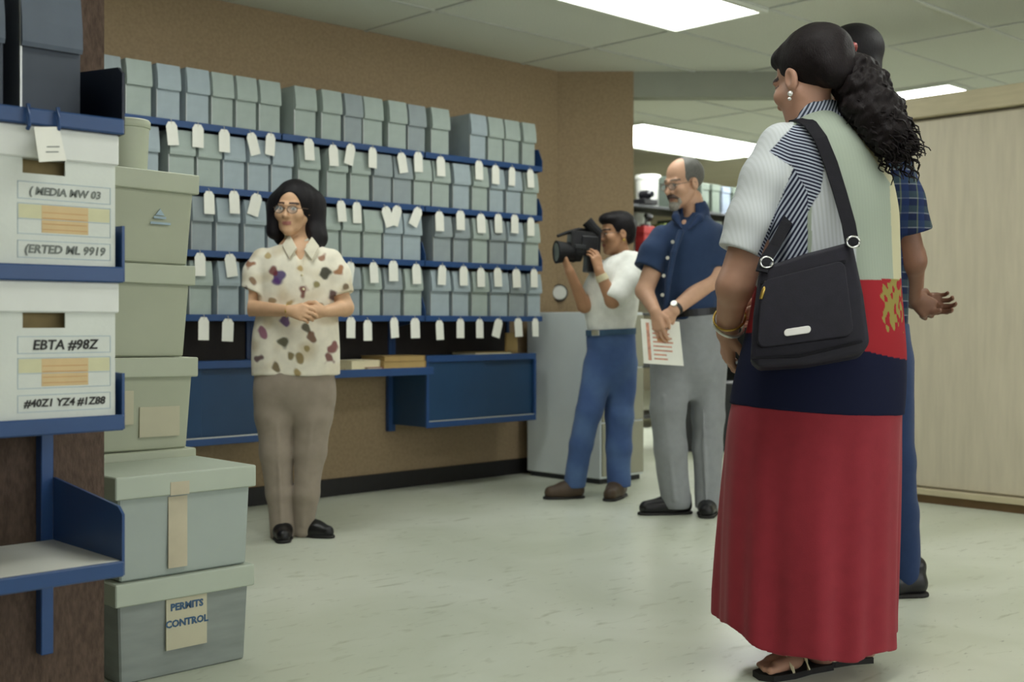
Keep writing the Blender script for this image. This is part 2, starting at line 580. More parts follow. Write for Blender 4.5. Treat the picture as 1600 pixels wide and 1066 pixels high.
def doc_box(bm_mat):
    e = empty('document_box', (0, 0, 0))
    BW, BH, BD = .127, .258, .265
    b0 = MB().box(0, BW, .004, BD, 0, BH - .004, .002)
    b0.build('body', bm_mat, e)
    l = MB()
    # flip lid: top plate, hinged at the back, with a front flap that bellies out a little
    prof = [(BD - .005, BH - .003), (BD - .005, BH), (.002, BH), (-.008, BH - .05), (-.013, BH * .56 + .012), (-.011, BH * .545), (.003, BH * .55),
            (.003, BH - .003)]
    l.prism(prof, .001, BW - .001, Matrix(((0, 0, 1, 0), (1, 0, 0, 0), (0, 1, 0, 0), (0, 0, 0, 1))))
    l.build('flip_lid', bm_mat, e)
    MB().box(0, .003, .001, .006, .002, BH * .54).build('metal_edge', 'metal_edge', e)
    return e


protos = {}
for r, row in enumerate(ROWS):
    n = len(row)
    for i, (a, c) in enumerate(row):
        ua, ub = u_at(a, VB), u_at(c, VB)
        key = random.choice(['box_a', 'box_b', 'box_b', 'box_c'] if i > 4 else ['box_a', 'box_a', 'box_c', 'box_b'])  # bluer board favoured at the left: lighting tint put into the colour
        if key not in protos:
            protos[key] = e = doc_box(key)
        else:
            e = copy_tree(protos[key])
        e.location = (ua, VB + random.uniform(0, .008), ROWZ[r] + .0125)
        e.scale = ((ub - ua) / .127 * .965, 1, random.uniform(.985, 1.0))
        tag(e, 'grey upright document box, %s from the right end of the %s wall shelf row' % (ORD[n - 1 - i], ROWNAME[r]), 'box',
            'grey document boxes on the wall shelving')

TAGS = [
    [268, 310, 351, 392, 424, 483, 521, 550, 583, 627, 654, 689, 749, 775, 801, 829],
    [327, 366, 403, 533, 558, 602, 623, 656, 687, 720, 752, 779, 805, 830],
    [313, 359, 549, 584, 615, 651, 692, 725, 752, 778, 807, 835],
    [319, 357, 520, 549, 575, 616, 649, 687, 720, 750, 781, 810, 837],
]
TILT = {(0, 0): -.1, (0, 3): -.3, (0, 4): .1, (0, 7): .2, (0, 9): -.2, (1, 2): .25, (1, 5): -.35, (1, 6): .3, (1, 7): .45, (1, 3): -.1, (2, 1): -.15, (2, 2): .2, (3, 5): -.08, (3, 10): .28}
tp = None
for r, row in enumerate(TAGS):
    for i, px in enumerate(row):
        z = ROWZ[r] + random.uniform(-.012, .008)
        u = u_at(px, VF - .012)
        if tp is None:
            tp = empty('paper_tag', (0, 0, 0))
            wv, hh = .029, .108
            MB().prism([(-wv, -hh), (wv, -hh), (wv, -.02), (wv * .55, 0), (-wv * .55, 0), (-wv, -.02)], -.0006, .0006, FRONT).build('card', 'tag', tp)
            MB().tube([(0, -.001, -.012), (0, -.003, .004), (0, .003, .014)], .0012, 5).build('string', 'string', tp)
            e = tp
        else:
            e = copy_tree(tp)
        e.location = (u, VF - .0085, z)
        e.rotation_euler = (random.uniform(-.05, .0), TILT.get((r, i), random.uniform(-.05, .05)), random.uniform(-.12, .12))
        n = len(row)
        tag(e, 'white paper tag on the %s blue shelf edge, %s from the right' % (['top', 'second', 'third', 'lowest'][r], ORD[n - 1 - i]), 'tag',
            'white tags hanging from the shelf edges')

# papers on the desk
dz = .7005
ud = u_at(630, VF + .05)


def slab_thing(name, label, cat, x, y, z, w, dpt, h, m, rz=0.0, group=None, edge=None):
    e = empty(name, (x, y, z), rz)
    MB().box(-w / 2, w / 2, -dpt / 2, dpt / 2, 0, .002, .0008).box(-w / 2, w / 2, -dpt / 2, dpt / 2, h - .002, h, .0008)\
        .box(w / 2 - .003, w / 2, -dpt / 2, dpt / 2, .002, h - .002).build('cover', m, e)
    MB().box(-w / 2 + .004, w / 2 - .004, -dpt / 2 + .003, dpt / 2 - .003, .002, h - .002).build('pages', edge or 'cream_paper', e)
    return tag(e, label, cat, group)


slab_thing('folder', 'thick tan file folder lowest on the open blue desk', 'folder', 4.02, 5.13, dz, .30, .23, .036, 'kraft', .05, 'folders on the desk', 'kraft')
slab_thing('folder', 'tan file folder on top of the pile on the open blue desk', 'folder', 4.04, 5.14, dz + .0362, .27, .22, .028, 'kraft', -.04, 'folders on the desk', 'kraft')
slab_thing('folder', 'cream paper folder left of the tan pile on the desk', 'folder', 3.76, 5.12, dz, .20, .20, .046, 'cream_paper', .1, 'folders on the desk')
slab_thing('folder', 'crimson booklet on the front edge of the blue desk', 'booklet', 3.80, 4.995, dz, .10, .03, .010, 'crimson', .02)
slab_thing('folder', 'flat tan papers at the left of the desk', 'paper', 3.50, 5.06, dz, .22, .16, .008, 'kraft', -.1)
p = MB().lathe([(.028, 0), (.03, .01), (.022, .035), (.02, .05)], 16).build('ink_stand', 'black', None, True)
p.location = (3.50, 5.2, dz)
tag(p, 'small dark round holder at the back of the desk', 'holder')
slab_thing('folder', 'tan folder leaning low on the right blue cabinet top', 'folder', 4.75, 5.2, .7555, .3, .2, .016, 'kraft', 0.02)
e = empty('folder', (4.93, 5.14, .7625))
MB().box(-.045, .045, -.01, .01, 0, .12, .003).build('cover', 'kraft', e)
tag(e, 'upright tan card standing on the right blue cabinet', 'card')

# round white fitting on the angled wall
e = empty('wall_thermostat', W(.305 + .0, 7.722, 1.135), -ANG)
MB().cyl((0, .006, 0), (0, -.012, 0), .056, .054, 28).build('backplate', 'gunmetal', e)
MB().cyl((0, -.012, 0), (0, -.03, 0), .047, .042, 28).build('dial', 'white_paint', e)
tag(e, 'round white thermostat on the angled tan wall', 'thermostat')

# ------------------------------------------------------------------ filing cabinet
e = empty('filing_cabinet', (5.2, 4.66, 0))
tag(e, 'grey steel three-drawer filing cabinet at the corner behind the camera operator', 'cabinet')
MB().box(0, .385, .012, .62, .03, 1.005, .004).build('body', 'file_grey', e)
MB().box(.01, .375, .03, .6, 0, .03).build('plinth', 'gunmetal', e)
for i in range(3):
    z0 = .045 + i * .318
    dr = MB().box(.008, .377, 0, .012, z0, z0 + .308, .003).build('drawer', 'file_front', e)
    h = MB().box(.13, .255, -.012, 0, z0 + .2, z0 + .212, .002).box(.16, .225, -.006, 0, z0 + .235, z0 + .265, .001).build('handle', 'chrome', dr)

# ------------------------------------------------------------------ back room shelf and its contents
e = empty('back_shelf', (7.35, 6.9, 0))
tag(e, 'dark open shelf unit in the back room behind the bearded man', 'shelving')
SW = 2.7
for x in (0, .62, SW):
    MB().box(x - .015, x + .015, 0, .45, 0, 2.12, .003).build('upright', 'gunmetal', e)
for z in (.1, .55, 1.02, 1.5, 1.985):
    MB().box(.015, SW - .015, 0, .45, z - .012, z + .012, .002).build('shelf', 'gunmetal', e)


def tub(name, label, x, y, z, r, h, m, group=None, lidm=None):
    e = empty(name, (x, y, z))
    MB().lathe([(r * .86, 0), (r * .88, .005), (r * .97, h * .82), (r * .97, h * .84)], 26).build('body', m, e, True)
    MB().lathe([(r, h * .84), (r * 1.03, h * .85), (r * 1.03, h * .97), (r * .98, h), (r * .3, h)], 26).build('lid', lidm or m, e, True)
    return tag(e, label, 'tub', group)


def crate(name, label, x, y, z, w, dp, h, m, group=None, cat='box', lidm=None, rz=0):
    e = empty(name, (x, y, z), rz)
    MB().box(-w / 2 + .006, w / 2 - .006, .006, dp - .006, 0, h * .9, .004).build('body', m, e)
    MB().box(-w / 2, w / 2, 0, dp, h * .76, h, .005).build('lid', lidm or m, e)
    return tag(e, label, cat, group)


def ub(px, v=6.95):
    return u_at(px, v)


tub('storage_tub', 'tall white round tub on top of the back room shelf', ub(1012, 7.2), 7.2, 1.998, .12, .32, 'white_paint')
crate('carton', 'white carton on the second back room shelf under the white tub', ub(1003, 7.1), 7.08, 1.513, .2, .25, .44, 'carton')
crate('red_box', 'dark red box in front of the white carton in the back room', ub(1011), 6.92, 1.513, .15, .12, .30, 'red')
crate('olive_box', 'olive green box left of the man\'s shoulder in the back room', ub(1047), 6.95, 1.513, .16, .25, .34, 'olive')
e = empty('projector', (ub(1012), 6.91, 1.998))
MB().box(-.09, .1, .0, .16, .01, .06, .006).cyl((-.02, .0, .1), (-.02, .1, .1), .04, n=14).box(-.03, .0, .03, .08, .05, .12).build('body', 'black', e)
MB().cyl((-.02, -.03, .1), (-.02, 0, .1), .028, .034, 14).build('lens', 'glass_dark', e)
tag(e, 'small black device in front of the white tub in the back room', 'device')
e = empty('desk_lamp', (ub(1011), 6.97, 1.814))
MB().cyl((0, 0, 0), (0, 0, .02), .05, .045, 14).cyl((0, 0, .02), (.03, 0, .1), .012, n=8).cyl((.0, 0, .1), (.06, 0, .08), .02, .04, 10).build('body', 'black', e)
tag(e, 'little black gadget on the red box in the back room', 'device')
for i, (px, dz_, h, m) in enumerate([(1056, 1.998, .30, 'box_far'), (1075, 1.998, .3, 'box_far'), (1100, 1.998, .27, 'box_far'), (1117, 1.998, .27, 'box_far'), (1133, 1.998, .26, 'box_near'), (1150, 1.998, .27, 'box_far'),
                                     (1075, 1.513, .4, 'box_far'), (1100, 1.513, .4, 'box_far'), (1118, 1.513, .4, 'box_far'), (1136, 1.513, .38, 'box_near'), (1152, 1.513, .4, 'box_far')]):
    crate('archive_box', 'grey archive box on the %s back room shelf, %s from the left' % ('top' if i < 6 else 'second', ORD[i if i < 6 else i - 6]), ub(px), 6.93, dz_,
          .135 if px != 1056 else .16, .34, h, m, 'grey archive boxes in the back room')
crate('storage_chest', 'low black chest standing in the back room behind the man\'s legs', *W(1.62, 8.75)[:2], 0, .95, .4, .5, 'gunmetal', None, 'chest', None, -ANG)

# ------------------------------------------------------------------ near shelf on the partition (left edge)
VP, VN = 2.68, 2.31
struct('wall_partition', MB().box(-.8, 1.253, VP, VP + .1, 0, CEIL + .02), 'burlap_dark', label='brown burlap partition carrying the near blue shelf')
e = empty('near_shelf', (.21, VN, 0))
tag(e, 'near blue shelving unit on the brown partition at the left edge', 'shelving')
w = .915
D = VP - VN - .004
NZ = [.44, .738, 1.038, 1.339]
for x in (.015, .68, w - .02):
    MB().box(x - .014, x + .014, D - .03, D, .2, 2.2, .002).build('upright', 'blue', e)
for i, z in enumerate(NZ):
    s = MB().box(.004, w - .004, .004, D - .03, z, z + .012, .001).box(.004, w - .004, -.006, .006, z - .016, z + .016, .003)
    s.build('shelf', 'blue', e)
    if i == 0:
        MB().box(.008, w - .008, .008, D - .032, z + .0125, z + .016).build('shelf_liner', 'liner', e)
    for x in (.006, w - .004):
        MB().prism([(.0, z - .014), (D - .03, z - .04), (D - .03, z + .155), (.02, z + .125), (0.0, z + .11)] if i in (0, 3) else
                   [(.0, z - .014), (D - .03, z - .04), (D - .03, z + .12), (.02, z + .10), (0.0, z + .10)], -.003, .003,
                   Matrix.Translation((x, 0, 0)) @ Matrix(((0, 0, 1, 0), (1, 0, 0, 0), (0, 1, 0, 0), (0, 0, 0, 1)))).build('end_bracket', 'bracket_shaded' if i == 3 else 'blue', e)
for x in (.712, .770):
    MB().tube([(x, -.012, 1.36), (x, -.016, 1.34), (x, -.016, 1.318), (x, -.010, 1.312)], .004, 6).build('wire_hook', 'blue', e)

# slate document box on the top near shelf
e = empty('document_box', (.955, 2.42, NZ[3] + .0125))
MB().box(0, .127, .004, .22, 0, .262, .002).build('body', 'box_side', e)
MB().prism([(.215, .262), (.215, .265), (.002, .265), (-.008, .2), (-.010, .155), (-.006, .146), (.003, .15), (.003, .262)], .001, .126,
           Matrix(((0, 0, 1, 0), (1, 0, 0, 0), (0, 1, 0, 0), (0, 0, 0, 1)))).build('flip_lid', 'box_near', e)
MB().box(0, .004, .0, .006, .002, .262).build('metal_edge', 'metal_edge', e)
tag(e, 'dark slate document box alone on the top shelf at the near left', 'box')
e = copy_tree(e)
e.location = (.80, 2.43, NZ[3] + .0125)
tag(e, 'dark slate document box cut off by the left edge', 'box')


def carton(label, z, lines, inks, hgt):
    e = empty('storage_carton', (.963, VN + .012, z))
    hw, hd, H = .146, .34, hgt
    b0 = MB()
    t = .004
    hz0, hz1, hx = H - .092, H - .068, .042
    # front panel built round the hand hole
    b0.box(-hw, hw, 0, t, 0, hz0).box(-hw, -hx, 0, t, hz0, H - .01).box(hx, hw, 0, t, hz0, H - .01).box(-hx, hx, 0, t, hz1 + .01, H - .01)
    b0.box(-hw, hw, hd - t, hd, 0, H - .01).box(-hw, -hw + t, t, hd - t, 0, H - .01).box(hw - t, hw, t, hd - t, 0, H - .01).box(-hw + t, hw - t, t, hd - t, 0, t)
    b0.build('body', 'carton', e)
    MB().box(-hw + .01, hw - .01, .03, .036, .01, H - .05).build('contents', 'carton_hole', e)
    MB().box(-hw - .006, hw + .006, -.006, hd + .006, H - .062, H, .003).build('lid', 'carton_lid', e)
    q = MB()
    yy = -.0006

    def frame(x0, x1, z0, z1, th=.0012):
        q.box(x0, x1, yy, .0, z1 - th, z1).box(x0, x1, yy, 0, z0, z0 + th).box(x0, x0 + th, yy, 0, z0, z1).box(x1 - th, x1, yy, 0, z0, z1)
    lx = .042
    frame(lx - .094, lx + .094, .130, .164)
    frame(lx - .094, lx + .094, .062, .122)
    frame(lx - .094, lx + .094, .016, .050)
    q.box(lx - .094, lx + .094, yy, 0, .091, .092)
    q.build('printed_frame', 'ink_pale_blue', e)
    MB().box(lx - .092, lx + .092, yy * .5, 0, .093, .120).build('printed_band', 'ink_yellow', e)
    MB().box(lx - .047, lx + .047, yy * .9, 0, .066, .120).build('printed_panel', 'ink_orange', e)
    s = MB()
    for k in range(4):
        s.box(lx - .045, lx + .045, -.0011, -.0005, .072 + k * .011, .0732 + k * .011)
    s.build('printed_lines', 'ink_orange2', e)
    for (txt, zz, sz), ink in zip(lines, inks):
        text_mesh(txt, sz, ink, e, Matrix.Translation((lx, -.0012, zz)) @ FRONT, 'handwriting', .15, .0006)
    return tag(e, label, 'box', 'white storage cartons on the near shelf')


carton('white storage carton on the upper near shelf with faint grey handwriting', NZ[2] + .0125, [('( MEDIA MW 03', .146, .021), ('(ERTED ML 9919', .033, .023)], ['ink_grey', 'ink_grey'], .272)
carton('white storage carton on the lower near shelf with bold black handwriting', NZ[1] + .0125, [('EBTA #98Z', .146, .027), ('#40Z1 YZ4 #1Z88', .033, .021)], ['ink_black', 'ink_black'], .272)
e = empty('paper_tag', (.955, VN - .018, NZ[3] - .02))
e.rotation_euler = (-.1, -.12, .1)
MB().prism([(-.027, -.068), (.03, -.066), (.026, .0), (-.026, .0)], -.0006, .0006, FRONT).build('card', 'tag', e)
MB().box(-.006, .02, -.0012, -.0006, -.04, -.038).box(-.01, .016, -.0012, -.0006, -.05, -.048).build('lettering', 'ink_grey', e)
tag(e, 'creased white paper tag hanging from blue wire hooks on the near shelf', 'tag')


# ------------------------------------------------------------------ cream totes
def tote(label, x0, v0, z, w, dp, h, body, lidm, roll=0.0, taper=.93, group='cream lidded totes stacked on the floor', rz=0.0):
    e = empty('storage_tote', (x0 + w / 2, v0 + dp / 2, z), rz)
    e.rotation_euler = (0, roll, rz)
    MB().box(-w / 2 + .012, w / 2 - .012, -dp / 2 + .012, dp / 2 - .012, 0, h - .02, .012, None, 3, taper).build('body', body, e, False)
    l = MB().box(-w / 2, w / 2, -dp / 2, dp / 2, h - .062, h - .002, .008, None, 3)
    l.build('lid', lidm, e)
    return tag(e, label, 'tote', group)


th = .28
vs, us, wsz = 3.32, 1.848, .41
tote('cream tote at the floor, lowest of the tall rear stack', us - wsz, vs, 0, wsz, .32, th, 'beige', 'beige_lid')
tote('cream tote second from the floor in the tall rear stack', us - wsz, vs, th, wsz, .32, th, 'beige', 'beige_lid')
t3 = tote('cream tote third from the floor in the tall rear stack, showing papers through', us - wsz + .004, vs, 2 * th, wsz, .32, th, 'beige', 'beige_lid', .012)
t4 = tote('cream tote second from the top in the tall rear stack', us - wsz - .006, vs, 3 * th, wsz, .32, th, 'beige', 'beige_lid', .016)
t5 = tote('topmost cream tote of the tall rear stack with a faint blue print', us - wsz + .006, vs, 4 * th, wsz, .32, th, 'beige', 'beige_lid', .02)
s = MB()
s.box(.06, .10, -.1515, -.149, .135, .142).box(.05, .115, -.1515, -.149, .118, .125).prism([(.065, .145), (.095, .145), (.08, .165)], .149, .1515, FRONT)
s.build('printed_mark', 'ink_pale_blue', t5)
MB().box(-.16, .0, -.149, -.142, .08, .18).box(.02, .15, -.148, -.14, .04, .13).build('papers', 'label_paper', t3)
tub('small_tub', 'small cream tapered tub with a rim on top of the tall tote stack', 1.69, 3.46, 5 * th, .068, .16, 'beige_lid')

ua, vb = 1.396, 2.92
b5 = tote('grey lidded tote with a blue lettered label, lowest of the short front stack', ua, vb, 0, .41, .33, .268, 'grey_tote', 'pale_lid', 0, .95, 'pale totes in the short front stack')
b4 = tote('pale grey tote with a tan tape strip on top of the short front stack', ua - .002, vb - .004, .268, .415, .335, .277, 'pale', 'pale_lid', 0, .95, 'pale totes in the short front stack')
MB().box(-.055, .0, -.1575, -.1535, .02, .21).box(-.055, .0, -.169, -.1675, .215, .25).build('tape_strip', 'tape', b4)
MB().box(-.06, .06, -.1575, -.1525, .07, .205).build('paper_label', 'label_paper', b5)
text_mesh('PERMITS', .026, 'ink_blue', b5, Matrix.Translation((.0, -.1585, .182)) @ FRONT, 'lettering', 0, .001)
text_mesh('CONTROL', .026, 'ink_blue', b5, Matrix.Translation((.0, -.1585, .138)) @ FRONT, 'lettering', 0, .001)

# ------------------------------------------------------------------ sculpting with distance fields (people, clothes, hair)
def V3(*a):
    return np.array(a, dtype=np.float32)


def cone(a, b, ra, rb=None):
    a, b = np.asarray(a, np.float32), np.asarray(b, np.float32)
    rb = ra if rb is None else rb
    ab = b - a
    L2 = float(ab @ ab) + 1e-9

    def f(p):
        d = p - a
        t = np.clip((d @ ab) / L2, 0, 1)
        q = d - t[:, None] * ab
        return np.sqrt(np.einsum('ij,ij->i', q, q)) - (ra + (rb - ra) * t)
    return f


def ell(c, r, R=None):
    c, r = np.asarray(c, np.float32), np.asarray(r, np.float32)

    def f(p):
        q = p - c
        if R is not None:
            q = q @ R                      # R's columns are the ellipsoid's axes
        k0 = np.sqrt(((q / r) ** 2).sum(1)) + 1e-6
        k1 = np.sqrt(((q / (r * r)) ** 2).sum(1)) + 1e-6
        return k0 * (k0 - 1) / k1
    return f


def sph(c, r):
    return cone(c, np.asarray(c) + V3(0, 0, 1e-4), r)


def smin(a, b, k):
    h = np.clip(0.5 + 0.5 * (b - a) / k, 0, 1)
    return b + (a - b) * h - k * h * (1 - h)


def U(*fs, k=0.01):
    def f(p):
        d = fs[0](p)
        for g in fs[1:]:
            d = smin(d, g(p), k)
        return d
    return f


def cut(f, g, k=0.004):
    """f without g"""
    return lambda p: -smin(-f(p), g(p), k)


def isect(f, g, k=0.004):
    return lambda p: -smin(-f(p), -g(p), k)


def plane(c, n):
    """inside = the side away from n"""
    c = np.asarray(c, np.float32)
    n = np.asarray(n, np.float32)
    n = n / np.linalg.norm(n)
    return lambda p: (p - c) @ n


def chain(pts, rs, k=0.012):
    return U(*[cone(pts[i], pts[i + 1], rs[i], rs[i + 1]) for i in range(len(pts) - 1)], k=k)


def smooth_tab(tab, n=80):
    """Catmull-Rom refinement of rows [(z, cx, cy, rx, ry)...] with rising z"""
    t = np.array(sorted(tab), dtype=np.float64)
    z = np.linspace(t[0, 0], t[-1, 0], n)
    out = [z]
    m = np.gradient(t[:, 1:], t[:, 0], axis=0)
    i = np.clip(np.searchsorted(t[:, 0], z, side='right') - 1, 0, len(t) - 2)
    h = t[i + 1, 0] - t[i, 0]
    s = (z - t[i, 0]) / h
    h00, h10, h01, h11 = 2 * s**3 - 3 * s**2 + 1, s**3 - 2 * s**2 + s, -2 * s**3 + 3 * s**2, s**3 - s**2
    for c in range(4):
        out.append(h00 * t[i, c + 1] + h10 * h * m[i, c] + h01 * t[i + 1, c + 1] + h11 * h * m[i + 1, c])
    return np.array(out)


def loft(tab, yaw=0.0, grow=0.0, fold=None, z0=None, z1=None, kcap=0.006):
    """stack of ellipses along z; yaw turns the ellipses; fold(angle, z) swells the radius"""
    T = smooth_tab(tab)
    lo, hi = (T[0, 0] if z0 is None else z0), (T[0, -1] if z1 is None else z1)
    c, s = math.cos(yaw), math.sin(yaw)

    def f(p):
        z = p[:, 2]
        x = p[:, 0] - np.interp(z, T[0], T[1])
        y = p[:, 1] - np.interp(z, T[0], T[2])
        x, y = c * x + s * y, -s * x + c * y
        rx = np.interp(z, T[0], T[3]) + grow
        ry = np.interp(z, T[0], T[4]) + grow
        if fold is not None:
            g = 1 + fold(np.arctan2(y / ry, x / rx), z)
            rx, ry = rx * g, ry * g
        k0 = np.sqrt((x / rx) ** 2 + (y / ry) ** 2) + 1e-6
        k1 = np.sqrt((x / rx**2) ** 2 + (y / ry**2) ** 2) + 1e-6
        d = k0 * (k0 - 1) / k1
        L = lo(p) if callable(lo) else lo
        d = -smin(-d, z - L, kcap)
        return -smin(-d, hi - z, kcap)
    return f


def noise_dir(seed, freq, n=7, stretch=(1, 1, 1)):
    r = np.random.RandomState(seed)
    K = r.normal(size=(n, 3)) * np.asarray(stretch)
    K = (K / np.linalg.norm(K, axis=1)[:, None] * freq * r.uniform(.6, 1.5, size=(n, 1))).astype(np.float32)
    ph = r.uniform(0, 6.28, n).astype(np.float32)

    def f(p):
        return np.sin(p @ K.T + ph).sum(1) / n
    return f


def wrinkled(f, seed, amp=0.004, freq=40, stretch=(1, 1, .45)):
    nz = noise_dir(seed, freq, 8, stretch)
    return lambda p: f(p) + amp * nz(p)


def surface(f, lo, hi, h):
    """surface nets of f=0 inside the box lo..hi"""
    lo, hi = np.asarray(lo, np.float64), np.asarray(hi, np.float64)
    B = 8
    nb = np.maximum(1, np.ceil((hi - lo) / (h * B)).astype(int) + 1)
    n = nb * B
    D = np.empty(n, np.float32)
    D6 = D.reshape(nb[0], B, nb[1], B, nb[2], B)
    bi = np.stack(np.meshgrid(*[np.arange(k) for k in nb], indexing='ij'), -1).reshape(-1, 3)
    cen = (lo + (bi * B + (B - 1) / 2) * h).astype(np.float32)
    dc = f(cen)
    act = np.abs(dc) < h * B * .87 * 1.5 + 0.012
    ia = bi[~act]
    D6[ia[:, 0], :, ia[:, 1], :, ia[:, 2], :] = dc[~act][:, None, None, None]
    off = np.stack(np.meshgrid(*[np.arange(B)] * 3, indexing='ij'), -1).reshape(-1, 3)
    aa = bi[act]
    for s in range(0, len(aa), 256):
        q = aa[s:s + 256]
        p = (lo + (q[:, None, :] * B + off[None]) * h).astype(np.float32).reshape(-1, 3)
        D6[q[:, 0], :, q[:, 1], :, q[:, 2], :] = f(p).reshape(-1, B, B, B)
    S = D < 0
    cnt = np.zeros(n - 1, np.uint8)
    sl = lambda a, m: slice(a, m - 1 + a)
    corners = [(a, b_, c) for a in (0, 1) for b_ in (0, 1) for c in (0, 1)]
    for a, b_, c in corners:
        cnt += S[sl(a, n[0]), sl(b_, n[1]), sl(c, n[2])]
    cells = np.argwhere((cnt > 0) & (cnt < 8))
    vals = np.stack([D[cells[:, 0] + a, cells[:, 1] + b_, cells[:, 2] + c] for a, b_, c in corners], 1)
    acc = np.zeros((len(cells), 3))
    num = np.zeros(len(cells))
    cc = np.array(corners, float)
    for i in range(8):
        for j in range(i + 1, 8):
            if np.abs(cc[i] - cc[j]).sum() != 1:
                continue
            m = (vals[:, i] < 0) != (vals[:, j] < 0)
            t = vals[m, i] / (vals[m, i] - vals[m, j])
            acc[m] += cc[i] + (cc[j] - cc[i]) * t[:, None]
            num[m] += 1
    verts = lo + (cells + acc / num[:, None]) * h
    vid = np.full(n - 1, -1, np.int32)
    vid[cells[:, 0], cells[:, 1], cells[:, 2]] = np.arange(len(cells))
    quads = []
    for ax in range(3):
        o1, o2 = [(1, 2), (2, 0), (0, 1)][ax]
        A = S
        sa = [slice(None)] * 3
        sb = [slice(None)] * 3
        sa[ax], sb[ax] = slice(0, n[ax] - 1), slice(1, n[ax])
        ch = A[tuple(sa)] != A[tuple(sb)]
        e = np.argwhere(ch)
        e = e[(e[:, o1] > 0) & (e[:, o2] > 0) & (e[:, o1] < n[o1] - 1) & (e[:, o2] < n[o2] - 1)]
        ins = S[e[:, 0], e[:, 1], e[:, 2]]
        q = []
        for d1, d2 in ((-1, -1), (0, -1), (0, 0), (-1, 0)):
            g = e.copy()
            g[:, o1] += d1
            g[:, o2] += d2
            q.append(vid[g[:, 0], g[:, 1], g[:, 2]])
        q = np.stack(q, 1)
        q[~ins] = q[~ins][:, ::-1]
        quads.append(q)
    quads = np.concatenate(quads)
    quads = quads[(quads >= 0).all(1)]
    return verts.astype(np.float32), quads.astype(np.int32)


def sculpt(name, f, lo, hi, h, m, parent=None, color=None, base=None):
    v, q = surface(f, lo, hi, h)
    # a light relaxation takes the grid's stair steps off
    e0 = np.concatenate([q[:, 0], q[:, 1], q[:, 2], q[:, 3]])
    e1 = np.concatenate([q[:, 1], q[:, 2], q[:, 3], q[:, 0]])
    deg = np.bincount(e0, minlength=len(v)) + np.bincount(e1, minlength=len(v))
    av = np.stack([np.bincount(e0, v[e1, c], len(v)) + np.bincount(e1, v[e0, c], len(v)) for c in range(3)], 1) / np.maximum(deg, 1)[:, None]
    v = (v * .55 + av * .45).astype(np.float32)
    me = bpy.data.meshes.new(name)
    me.vertices.add(len(v))
    me.vertices.foreach_set('co', v.ravel())
    me.loops.add(q.size)
    me.loops.foreach_set('vertex_index', q.ravel())
    me.polygons.add(len(q))
    me.polygons.foreach_set('loop_start', np.arange(0, q.size, 4, dtype=np.int32))
    me.polygons.foreach_set('use_smooth', np.ones(len(q), bool))
    me.update(calc_edges=True)
    if color is not None:
        layers = color(v)
        for key, c in layers.items():
            c = np.asarray(c, np.float32)
            at = me.attributes.new(key, 'FLOAT_COLOR', 'POINT')
            at.data.foreach_set('color', np.concatenate([c, np.ones((len(c), 1), np.float32)], 1).ravel())
    me.materials.append(MATS[m] if isinstance(m, str) else m)
    o = bpy.data.objects.new(name, me)
    COL.objects.link(o)
    if parent is not None:
        o.parent = parent
    return o


# ------------------------------------------------------------------ anatomy
def frame_of(fwd, up=(0, 0, 1)):
    """columns: right-hand side of the head, forward, up"""
    f = np.asarray(fwd, float)
    f /= np.linalg.norm(f)
    r = np.cross(f, np.asarray(up, float))
    r /= np.linalg.norm(r)
    u = np.cross(r, f)
    return np.stack([r, f, u], 1).astype(np.float32)


def head_sdf(c, R, s, nose=1.0, jaw=1.0, width=1.0):
    c = np.asarray(c, np.float32)
    w = width
    base = U(ell((0, -.018, .038), (.076 * w, .098, .088)), ell((0, .022, -.050), (.056 * w * jaw, .068, .074)), k=.03)
    base = U(base, ell((0, .062, -.102), (.026 * jaw, .026, .022)), cone((-.03, .040, -.085), (-.052 * w, -.005, -.045), .018, .02),
             cone((.03, .040, -.085), (.052 * w, -.005, -.045), .018, .02), ell((-.042 * w, .055, -.028), (.026, .028, .026)),
             ell((.042 * w, .055, -.028), (.026, .028, .026)), k=.02)
    base = U(base, cone((-.036, .075, .020), (-.008, .084, .016), .012), cone((.036, .075, .020), (.008, .084, .016), .012), k=.014)
    base = cut(base, U(sph((-.032, .097, -.002), .014), sph((.032, .097, -.002), .014), k=.004), .014)
    base = U(base, cone((0, .084, .004), (0, .084 + .022 * nose, -.033), .0075, .0115), k=.010)
    base = U(base, sph((-.0115, .090, -.036), .0085), sph((.0115, .090, -.036), .0085), k=.007)
    base = U(base, sph((-.031, .073, -.002), .0145), sph((.031, .073, -.002), .0145), k=.003)
    lips = U(cone((-.020, .077, -.066), (0, .087, -.062), .005, .0065), cone((.020, .077, -.066), (0, .087, -.062), .005, .0065),
             cone((-.016, .077, -.070), (.016, .077, -.070), .007), ell((0, .083, -.072), (.014, .009, .006)), k=.005)
    base = U(base, lips, k=.006)
    for sx in (-1, 1):
        ear = cut(ell((sx * .079 * w, -.012, -.010), (.010, .021, .033)), ell((sx * .089 * w, -.008, -.006), (.008, .012, .019)), .006)
        base = U(base, ear, k=.008)

    def f(p):
        return base(((p - c) @ R) / s) * s
    return f


